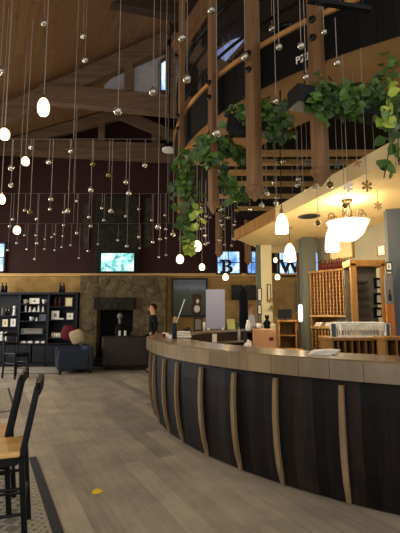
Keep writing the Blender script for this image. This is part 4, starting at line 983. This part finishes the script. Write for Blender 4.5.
bell(332.5, 226, 251, 14, 5.9, 'bell shaped lit glass pendant overlapping the chandelier bowl', 22, ZD)
# chandelier
Yh = 5.0; p = at(348.5, 241, Yh); o = thing('chandelier', 'bowl chandelier with curled arms under the cream drop ceiling', 'chandelier', p)
zt = ZD-p.z; R0 = 21*Yh/FOC; hb = at(348, 222, Yh).z-p.z
MB().lathe([(0, 0), (R0*.35, .01), (R0*.7, hb*.35), (R0*.9, hb*.8), (R0, hb), (R0*.95, hb), (R0*.8, hb*.75), (0, hb*.25)], seg=28).build('bowl', M['bell'], o, True)
MB().lathe([(0, zt-.04), (.06, zt-.035), (.075, zt), (0, zt)], seg=18).build('canopy', M['bronze'], o, True)
for k in range(6):
    a = k*PI/3; c_, s_ = math.cos(a), math.sin(a)
    MB().tube([(R0*r*c_, R0*r*s_, z) for r, z in ((.1, zt-.04), (.16, zt-.12), (.22, (zt+hb)/2), (.2, hb+.06), (.5, hb+.02), (.97, hb))], .009, 6).build('arm', M['bronze'], o, True)
    MB().tube([(R0*(.75+.17*math.cos(t)*(1-t/9))*c_, R0*(.75+.17*math.cos(t)*(1-t/9))*s_, hb+.07+R0*.2*math.sin(t)*(1-t/9)) for t in [i*.5 for i in range(13)]], .008, 6).build('scroll', M['bronze'], o, True)
add_light('chandelier_light', p+Vector((0, 0, hb+.16)), 17, r=.1); add_light('chandelier_downlight', p-Vector((0, 0, .08)), 8)
# black dome pendant
p = at(169, 150, 8.2); o = thing('dome_pendant', 'unlit black dome pendant beside the left edge of the mezzanine', 'pendant lamp', p); r = 9*8.5/FOC
MB().lathe([(r, 0), (r*.95, r*.2), (r*.5, r*.55), (r*.2, r*.8), (0, r*.8), (0, r*.7), (r*.45, r*.45), (r*.9, .02)], seg=20).build('shade', M['black'], o, True); MB().lathe([(0, -.03), (r*.8, -.02), (r*.8, .02), (0, .02)], seg=16).build('lens', M['white'], o)
MB().tube([(0, 0, r*.7), (0, 0, zceil(p.x, p.y)-p.z)], .015, 6).build('stem', M['black'], o)
p = at(269.5, 149, 5.9); o = thing('ceiling_spot', 'small black ceiling spot on a thin stem under the ring soffit', 'ceiling light', p)
MB().lathe([(.0, 0), (.09, 0), (.07, .035), (.02, .05), (0, .05)], seg=16).build('shade', M['black'], o, True); MB().tube([(0, 0, .04), (0, 0, ZF-p.z)], .01, 6).build('stem', M['black'], o)
o = thing('ceiling_vent', 'small dark round vent in the cream drop ceiling', 'vent', (atz(309, 216, ZD).x, atz(309, 216, ZD).y, ZD)); MB().lathe([(0, -.012), (.12, -.012), (.14, 0), (0, 0)], seg=20).build('grille', M['black'], o); MB().lathe([(.13, -.008), (.16, -.008), (.16, 0), (.13, 0)], seg=20).build('rim', M['silver'], o)
# ================================================================== HANGING BALLS
ZR_ = 4.2
rods = []
for i, (py, lb) in enumerate(((139, 'nearest thin hanging rod with glass balls'), (193.5, 'middle thin hanging rod with glass balls'), (223.5, 'farthest thin hanging rod, near the dark red wall'))):
    Y = atz(60, py, ZR_).y; a = at(-25, py, Y); b = at(172, py, Y); o = thing('hanging_rod', lb, 'rod', (a.x, Y, ZR_))
    MB().tube([(0, 0, 0), (b.x-a.x, 0, 0)], .007, 6).build('bar', M['rod'], o)
    for x in (.4, (b.x-a.x)*.5, b.x-a.x-.1): MB().tube([(x, 0, 0), (x, 0, zceil(a.x+x, Y)+.03-ZR_)], .005, 5).build('suspension_cable', M['cord'], o)
    rods.append(Y)
def ball_kit(r):
    o = thing('glass_ball', 'x', 'ornament'); 
    return o
bm_ = {}
for kind, mt in (('ball', 'ball'), ('amber', 'gold_glass')):
    bm_[kind] = MB().ball((0, 0, 0), 1, sub=3).mesh('ball', M[mt], True)
capm = MB().lathe([(.28, .93), (.3, 1.18), (.12, 1.25), (0, 1.25)], seg=10).mesh('cap', M['silver'], True)
cordm = MB().tube([(0, 0, 0), (0, 0, 1)], 1, 5).mesh('cord', M['cord'])
def ball(p, r, ztop, label, group, kind='ball'):
    o = thing('glass_ball', label, 'ornament', p, 0, group)
    for nm, me, sc, loc in (('ball', bm_[kind], (r,)*3, (0, 0, 0)), ('cap', capm, (r,)*3, (0, 0, 0)), ('cord', cordm, (.0035, .0035, ztop-p.z-r*1.2), (0, 0, r*1.2))):
        c = bpy.data.objects.new(nm, me); C.objects.link(c); c.parent = o; c.scale = sc; c.location = loc
    return o
def ordered(pts): return sorted(pts)
big = [(44, 23, 7), (83, 36, 6.5), (85, 60, 6.5), (0, 71, 8), (118, 111, 9), (153, 92, 8.5), (182, 38, 8.5), (187, 79, 9), (211, 10, 8), (245, 57, 8.5), (248, 95, 7), (272, 29, 7), (217, 133, 9), (301, 46, 7.5), (324, 32, 6), (337, 63, 7), (306, 77, 6), (276, 101, 6), (279, 47, 7)]
where = {44: 'above the biggest lit globe', 83: 'upper of the pair below the pine ceiling', 85: 'lower of the pair below the pine ceiling', 0: 'cut by the left edge of the photo', 118: 'in front of the heavy tie beam', 153: 'beside the gable window', 182: 'right of the gable roof peak', 187: 'left of the curved black railing', 211: 'high before the post with long vine cords', 245: 'in front of the curved handrail', 248: 'low against the post between the planters', 272: 'above the handrail by the stool', 217: 'at the end of the long central cord in the vine', 301: 'above the grey lettering', 324: 'beside the thick lettered post', 337: 'hanging from the black track at the fascia foot', 306: 'just below the grey lettering', 276: 'above the leafy middle planter', 279: 'dark against the fascia'}
for x, y, s in big:
    Y = .088*FOC/s*.98
    if x in (301, 279, 306, 276, 337, 324): Y = min(Y, 3.35 if x > 300 else 3.6)
    p = at(x, y, Y); r = s/2*(Y*cp+(p.z-CAMZ)*sp)/FOC
    ball(p, r, at(x, 4, 3.2).z-.01 if x == 337 else zceil(p.x, p.y)+.02, 'large silvery glass ball '+where[x], 'large glass balls', 'ball')
L1 = [(11, 168), (11, 185), (31, 147), (30, 212), (49, 162), (51, 199), (71, 151), (68, 211), (93, 164), (91, 190), (109, 175), (111, 211), (126, 182), (129, 193), (145, 165)]
L2 = [(25, 210), (50, 209), (64, 212), (77, 201), (13, 219), (10, 226), (37, 219), (37, 243), (64, 225), (89, 217), (91, 226), (126, 216), (127, 246), (102, 208), (104, 220), (139, 209), (139, 237), (152, 220), (153, 242), (77, 233), (158, 227), (160, 239), (165, 215), (166, 229)]
L3 = [(27, 249), (17, 243), (25, 235), (52, 237), (45, 239), (55, 250), (45, 249), (63, 236), (71, 245), (88, 251), (79, 258), (35, 259), (8, 250), (62, 247), (36, 235), (55, 234), (166, 238), (159, 257), (166, 255), (140, 248), (118, 240), (98, 244)]
for ri, (L, s, nm) in enumerate(((L1, 5.6, 'nearest'), (L2, 3.9, 'middle'), (L3, 3.0, 'farthest'))):
    Y = rods[ri]; r = s/2*Y/FOC
    for i, (x, y) in enumerate(sorted(L)):
        p = at(x, y, Y+.0); ball(p, r*random.uniform(.9, 1.1), ZR_, 'small silvery glass ball, %s from the left of those on the %s rod' % (nth(i+1), nm), 'balls on the %s rod' % nm, 'amber' if (x, y) in ((109, 175), (93, 164), (30, 212)) else 'ball')
L4 = [(219, 157, 6), (227, 165, 6), (278, 162, 5), (263, 190, 5), (267, 193, 6), (276, 203, 6), (277, 198, 5), (250, 209, 5), (237, 210, 5), (236, 200, 5), (219, 206, 5), (242, 193, 6), (330, 185, 7), (375, 169, 6.5), (318, 223, 5.5), (202, 204, 4.5), (173, 234, 5), (158, 227, 6)]
random.seed(11)
for k in range(16): L4.append((random.uniform(258, 345), random.uniform(158, 206), random.uniform(4.2, 6)))
for k in range(38): L4.append((random.uniform(198, 236), random.uniform(205, 246), random.uniform(2.8, 4.2)))
for i, (x, y, s) in enumerate(sorted(L4)):
    Y = .075*FOC/s
    if x > 300: Y = min(Y, 4.3)
    Y = min(Y, 10.5); p = at(x, y, Y); r = s/2*Y/FOC; zt = zup(p.x, p.y)
    if p.z > zt-.1 or any(math.hypot(p.x-q.x, p.y-q.y) < .2 for q in POSTS): continue
    ball(p, r, zt, 'small glass ball under the mezzanine, %s from the left there' % nth(i+1), 'balls under the mezzanine', 'amber' if i % 6 == 3 or x > 315 else 'ball')
# snowflakes and stars
def star(px, py, wpx, Y, label, mat, nm='snowflake_ornament', arms=6):
    p = at(px, py, Y); r = wpx/2*Y/FOC; o = thing(nm, label, 'ornament', p, .2, 'hanging stars and snowflakes')
    m = MB()
    for k in range(arms):
        a = k*2*PI/arms+PI/2; d = Vector((math.cos(a), 0, math.sin(a))); m.bar((0, 0, 0), d*r, .008, .012, up=(0, 1, 0)); q = Vector((-d.z, 0, d.x))
        for t in (.5, .75):
            for s in (-1, 1): m.bar(d*r*t, d*r*(t+.2)+q*s*r*.2, .007, .009, up=(0, 1, 0))
    m.build('star', M[mat], o); m = MB().ball((0, 0, 0), r*.2, 1, .5, 1); m.build('hub', M[mat], o)
    zt = ZF if math.hypot(p.x-CX, p.y-CY) < RM-.05 else zceil(p.x, p.y)
    if p.x > .7 and p.x > tip.x+(E1.x-tip.x)*(tip.y-p.y)/(tip.y-E1.y): zt = ZD
    MB().tube([(0, 0, r), (0, 0, zt-p.z)], .003, 5).build('cord', M['cord'], o)
star(367, 186, 12, 3.6, 'bronze snowflake hanging over the bright ceiling edge, right one', 'gold_frame')
star(348, 187, 11, 3.7, 'pale snowflake hanging over the bright ceiling edge, left one', 'paper')
star(307, 163, 9, 4.4, 'bluish star ornament by the thick lettered post', 'slate', 'star_ornament', 5)
star(337, 165, 9, 4.1, 'bluish star ornament between post and vine', 'slate', 'star_ornament', 5)
star(357, 163, 9, 3.9, 'tan star ornament left of the long vine', 'cardboard', 'star_ornament', 5)
star(378, 206, 9, 4.6, 'thin tan snowflake hanging before the sage wall', 'cardboard')
# ================================================================== VINES AND PLANTERS
def leaf(bm, p, s, d, n):
    d = d.normalized(); t = d.cross(n)
    if t.length < 1e-3: t = d.cross(Vector((1, 0, .3)))
    t.normalize(); n = t.cross(d).normalized()
    out = [(0, 0, 0), (.28, .5, .06), (.62, .42, .04), (1, 0, -.08), (.62, -.42, .04), (.28, -.5, .06)]
    v = [bm.verts.new(p+(d*a+t*b+n*c)*s) for a, b, c in out]
    bm.faces.new((v[0], v[1], v[2], v[3])); bm.faces.new((v[0], v[3], v[4], v[5]))
def vine(label, paths, nleaf, spread, size, mat='leaf', nm='trailing_vine', base=None):
    P0 = Vector(base if base is not None else paths[0][0]); o = thing(nm, label, 'plant', P0, 0, 'vines round the mezzanine')
    ms = MB(); ml = MB()
    for path in paths:
        pts = [Vector(p)-P0 for p in path]
        ms.tube(pts, .006, 5)
        seg = [(a, b) for a, b in zip(pts, pts[1:])]; tot = sum((b-a).length for a, b in seg)
        for k in range(nleaf):
            t = random.random()*tot
            for a, b in seg:
                L = (b-a).length
                if t <= L: c = a.lerp(b, t/L); break
                t -= L
            off = Vector((random.gauss(0, 1), random.gauss(0, 1), random.gauss(0, 1)))*spread
            d = Vector((random.uniform(-1, 1), random.uniform(-1, .6), random.uniform(-1.2, .2)))
            leaf(ml.bm, c+off, size*.78*random.uniform(.6, 1.25), d, Vector((random.uniform(-.6, .6), -1, random.uniform(-.2, .8))))
    ms.build('stems', M['stem'], o); me = ml.bm
    lo = ml.build('leaves', M[mat], o); return o
def trough(label, a, b, h):
    a, b = Vector(a), Vector(b); o = thing('planter_trough', label, 'planter', (a+b)/2, 0, 'planters below the mezzanine'); c = o.location; d = (b-a)
    MB().bar(a-c, b-c, .2, h, bevel=.006).build('trough', M['black'], o)
    MB().bar(a-c+Vector((0, 0, h/2-.0)), b-c+Vector((0, 0, h/2)), .17, .02).build('soil', M['dark_timber'], o)
    for t in (.1, .9):
        q = a.lerp(b, t)-c; MB().tube([q+Vector((0, 0, h/2)), q+Vector((0, 0, ZF-c.z-q.z))], .008, 6).build('hanger', M['black'], o)
    return o
ta_, tb_ = at(229, 126, 4.55), at(287, 126, 4.35); trough('black hanging trough holding the middle leafy plant', ta_, tb_, .2)
tc_, td_ = at(293, 97, 3.65), at(404, 118, 4.1); trough('black hanging trough holding the leafy plant at the right', tc_, td_, .17)
random.seed(21)
vine('leafy vine spilling over the middle black trough', [[ta_+Vector((0, 0, .12)), ta_.lerp(tb_, .5)+Vector((0, -.1, .2)), tb_+Vector((0, 0, .16))], [at(236, 118, 4.4), at(256, 110, 4.35), at(276, 113, 4.3), at(284, 104, 4.25)], [at(268, 112, 4.3), at(277, 125, 4.25), at(280, 134, 4.2)]], 85, .055, .12, base=(ta_+tb_)/2+Vector((0, 0, .11)))
vine('leafy vine spilling over the right black trough', [[tc_+Vector((.1, 0, .1)), tc_.lerp(td_, .4)+Vector((0, -.08, .1)), td_+Vector((0, 0, .16))], [at(318, 88, 3.7), at(340, 96, 3.75), at(362, 90, 3.75), at(384, 78, 3.75), at(402, 62, 3.75)], [at(322, 95, 3.6), at(325, 108, 3.6)], [at(345, 96, 3.6), at(352, 104, 3.6)], [at(370, 90, 3.6), at(392, 100, 3.6), at(398, 130, 3.6)]], 75, .06, .125, base=(tc_+td_)/2+Vector((0, 0, .1)))
vine('long vine hanging down at the right edge over the bright ceiling', [[at(390, 75, 3.4), at(388, 110, 3.4), at(390, 145, 3.4), at(384, 178, 3.4)], [at(396, 90, 3.4), at(398, 130, 3.4), at(399, 165, 3.4)]], 20, .035, .14)
vine('single bright green tendril at the right edge', [[at(388, 80, 3.3), at(389, 110, 3.3), at(388, 122, 3.3)]], 12, .02, .13, 'leaf_lime')
vine('bushy vine round the central timber post', [[at(186, 150, 4.9), at(200, 148, 4.9), at(216, 152, 4.9), at(232, 148, 4.9)], [at(200, 142, 4.8), at(212, 138, 4.8), at(226, 142, 4.8)], [at(206, 152, 4.8), at(212, 163, 4.8)], [at(236, 150, 4.9), at(242, 158, 4.9)]], 60, .05, .13)
vine('small leafy clump hanging lower on the central post', [[at(226, 163, 4.9), at(228, 186, 4.9), at(236, 198, 4.9)], [at(222, 186, 4.9), at(232, 190, 4.9), at(244, 194, 4.9)]], 38, .045, .12)
vine('long trailing vine down the left edge of the mezzanine', [[at(184, 150, 5.4), at(181, 180, 5.4), at(183, 215, 5.4), at(187, 248, 5.4)], [at(188, 160, 5.4), at(190, 195, 5.4), at(187, 230, 5.4)], [at(180, 168, 5.3), at(186, 176, 5.3), at(180, 192, 5.3)]], 62, .055, .12)
vine('yellow green sprig glowing beside the trailing vine', [[at(196, 205, 5.3), at(198, 216, 5.3), at(199, 222, 5.3)], [at(188, 240, 5.3), at(191, 252, 5.3)]], 14, .04, .13, 'leaf_lime')  # leaves in a lighter yellow green than the vine beside them
for px, y1, lb in ((180.5, 250, 'pale cord hanging along the left trailing vine'), (186, 240, 'second pale cord hanging along the trailing vine'), (217, 128, 'long pale cord running down past the railing')):
    pass
# ================================================================== PEOPLE
def skinned(verts, edges, radii, mat, levels=2):
    me = bpy.data.meshes.new('tmp'); me.from_pydata(verts, edges, []); o = bpy.data.objects.new('tmp', me); C.objects.link(o)
    sk = o.modifiers.new('skin', 'SKIN'); sk.use_smooth_shade = True
    for i, r in enumerate(radii): me.skin_vertices[0].data[i].radius = (r, r) if not isinstance(r, tuple) else r
    me.skin_vertices[0].data[0].use_root = True
    ss = o.modifiers.new('sub', 'SUBSURF'); ss.levels = levels; ss.render_levels = levels
    dg = bpy.context.evaluated_depsgraph_get(); out = bpy.data.meshes.new_from_object(o.evaluated_get(dg)); bpy.data.objects.remove(o)
    out.materials.clear(); out.materials.append(mat)
    for p in out.polygons: p.use_smooth = True
    return out
def child(nm, me, parent): o = bpy.data.objects.new(nm, me); C.objects.link(o); o.parent = parent; return o
def person(label, loc, rz, H, top, legs, hair, arms, long_hair=False):
    """faces -y; arms = [(elbow, wrist, hand dir)] right then left, at height 1.68"""
    o = thing('person', label, 'person', loc, rz); k = H/1.68
    J = {'pelvis': ((0, .01, .93), (.15, .105)), 'waist': ((0, .01, 1.08), (.125, .09)), 'chest': ((0, .02, 1.28), (.15, .105)), 'neck0': ((0, .015, 1.41), (.062, .06)), 'neck1': ((0, .0, 1.47), (.05, .05)), 'head0': ((0, -.015, 1.535), (.066, .08)), 'head1': ((0, -.005, 1.6), (.074, .09)), 'head2': ((0, .0, 1.655), (.052, .06))}
    E = [('pelvis', 'waist'), ('waist', 'chest'), ('chest', 'neck0'), ('neck0', 'neck1'), ('neck1', 'head0'), ('head0', 'head1'), ('head1', 'head2')]
    for s, n in ((-1, 'r'), (1, 'l')):
        el, wr, hd = arms[0 if s < 0 else 1]; el, wr, hd = Vector(el), Vector(wr), Vector(hd).normalized()
        J['sh'+n] = ((s*.165, .02, 1.36), .06); J['el'+n] = (tuple(el), .043); J['wr'+n] = (tuple(wr), .028); pm = wr+hd*.06; J['pa'+n] = (tuple(pm), (.034, .02))
        E += [('chest', 'sh'+n), ('sh'+n, 'el'+n), ('el'+n, 'wr'+n), ('wr'+n, 'pa'+n)]
        J['hp'+n] = ((s*.09, .01, .86), .088); J['kn'+n] = ((s*.095, -.01, .48), .058); J['an'+n] = ((s*.1, .03, .09), .04); J['to'+n] = ((s*.11, -.13, .035), (.04, .03))
        E += [('pelvis', 'hp'+n), ('hp'+n, 'kn'+n), ('kn'+n, 'an'+n), ('an'+n, 'to'+n)]
    names = list(J); idx = {n: i for i, n in enumerate(names)}
    body = skinned([J[n][0] for n in names], [(idx[a], idx[b]) for a, b in E], [J[n][1] for n in names], M['skin'])
    bm = bmesh.new(); bm.from_mesh(body)
    def add(c, r, sx=1, sy=1, sz=1): bmesh.ops.create_icosphere(bm, subdivisions=2, radius=1, matrix=Matrix.Translation(c) @ Matrix.Diagonal((r*sx, r*sy, r*sz, 1)))
    add((0, -.1, 1.565), .016, .8, 1.2, 1.6)
    for s in (-1, 1): add((s*.078, .005, 1.57), .022, .4, .8, 1.2)
    for s, n in ((-1, 'r'), (1, 'l')):
        pm = Vector(J['pa'+n][0]); wr = Vector(J['wr'+n][0]); d = (pm-wr).normalized(); t = d.cross(Vector((0, 1, 0.1))).normalized()
        for q, L in ((-.026, .06), (-.009, .072), (.009, .068), (.026, .052)):
            kit = MB(); kit.bm.free(); kit.bm = bm; a = pm+t*q; kit.tube([a, a+d*L*.55, a+d*L*.85+Vector((0, -.008, -.012)), a+d*L+Vector((0, -.014, -.022))], [.009, .0085, .008, .006], 6)
        a = wr+d*.025-t*.02*s; kit = MB(); kit.bm.free(); kit.bm = bm; kit.tube([a, a-t*.03*s+d*.025, a-t*.032*s+d*.055], [.011, .01, .008], 6)
    bm.to_mesh(body); bm.free(); child('body', body, o)
    # face
    for s in (-1, 1): MB().ball((s*.03, -.083, 1.59), .011).build('eye', M['black'], o, True)
    MB().ball((0, -.09, 1.522), .018, 1.3, .5, .35).build('mouth', M['red'], o, True)
    g = 1.16
    tn = ['pelvis', 'waist', 'chest', 'neck0', 'shr', 'elr', 'wrr', 'shl', 'ell', 'wrl']; tj = dict((n, J[n]) for n in tn)
    def sc(r, f): return (r[0]*f, r[1]*f) if isinstance(r, tuple) else r*f
    ti = {n: i for i, n in enumerate(tn)}
    rr = [sc(J[n][1], {'neck0': 1.05, 'wrr': 1.35, 'wrl': 1.35}.get(n, g)) for n in tn]
    def pull(n):
        if n in ('wrr', 'wrl'):
            e = Vector(J['el'+n[2]][0]); w = Vector(J[n][0]); return tuple(e.lerp(w, .92))
        return J[n][0]
    child('shirt', skinned([pull(n) for n in tn], [(ti[a], ti[b]) for a, b in E if a in ti and b in ti], rr, M[top]), o)
    ln = ['pelvis', 'hpr', 'knr', 'anr', 'hpl', 'knl', 'anl']; li = {n: i for i, n in enumerate(ln)}
    child('trousers', skinned([J[n][0] for n in ln], [(li[a], li[b]) for a, b in E if a in li and b in li], [sc(J[n][1], 1.17 if n[:2] != 'an' else 1.5) for n in ln], M[legs]), o)
    for s, n in ((-1, 'r'), (1, 'l')): MB().ball((s*.107, -.05, .04), .05, .95, 2.2, .8).build('shoe', M['black_wood'], o, True)
    m = MB(); bmesh.ops.create_uvsphere(m.bm, u_segments=20, v_segments=14, radius=1)
    for v in m.bm.verts:
        x, y, z = v.co
        v.co = Vector((x*.088, .012+y*.104, 1.61+z*.085))
        if y < -.25 and z < .35: v.co.y = max(v.co.y, -.015); v.co.z += .02
    if long_hair: m.ball((0, .07, 1.5), .07, 1.1, .7, 1.6)
    m.build('hair', M[hair], o, True)
    o.scale = (k,)*3; return o
Yp = 11.0; pz = at(152.5, 304.5, Yp).z
person('person in a black sweater standing beside the fireplace, facing left', (at(152.5, 330, Yp).x, Yp, 0), R_(-75), pz+.01, 'black_cloth', 'black_cloth', 'hair_dark', [((-.2, .06, 1.1), (-.19, -.06, .88), (0, -.3, -1)), ((.2, .06, 1.1), (.19, -.06, .88), (0, -.3, -1))])
Yq = 12.0; pz = at(252, 305, Yq).z
person('person with light brown hair in white far behind the bar, turned right', (at(251, 330, Yq).x, Yq, 0), R_(62), pz+.01, 'white_cloth', 'denim', 'hair_blond', [((-.2, -.02, 1.1), (-.13, -.26, 1.14), (.3, -1, .1)), ((.2, -.02, 1.1), (.13, -.26, 1.12), (-.3, -1, .1))], False)
# ================================================================== LIGHT
w = bpy.data.worlds.new('world'); bpy.context.scene.world = w; w.use_nodes = True
w.node_tree.nodes['Background'].inputs[0].default_value = (.74, .72, .70, 1); w.node_tree.nodes['Background'].inputs[1].default_value = .82
def area(nm, loc, target, sx, sy, e, col):
    l = bpy.data.lights.new(nm, 'AREA'); l.shape = 'RECTANGLE'; l.size = sx; l.size_y = sy; l.energy = e; l.color = col
    o = bpy.data.objects.new(nm, l); C.objects.link(o); o.location = loc; d = Vector(target)-Vector(loc); o.rotation_euler = d.to_track_quat('-Z', 'Y').to_euler(); return o
area('window_daylight', (-6.5, -1.0, 3.2), (-1, 6, 0), 4, 2.2, 60, (.88, .93, 1))  # lamp added in mid-air for assumed daylight, no window stands here
area('front_gable_daylight', (-1, -1.2, 6.5), (-2, 9, 7.5), 2.5, 1.5, 16, (.75, .84, 1))  # added lamp with no window built, gives the roof beams bluish light
area('side_window_daylight', (-8.6, 6.8, 2.4), (0, 6.2, .2), 10, 2.6, 340, (1, .97, .92))  # added lamp for assumed daylight, set along the assumed left wall windows
S = bpy.context.scene
S.view_settings.view_transform = 'Standard'; S.view_settings.look = 'None'; S.view_settings.gamma = 1; S.view_settings.exposure = 1.0
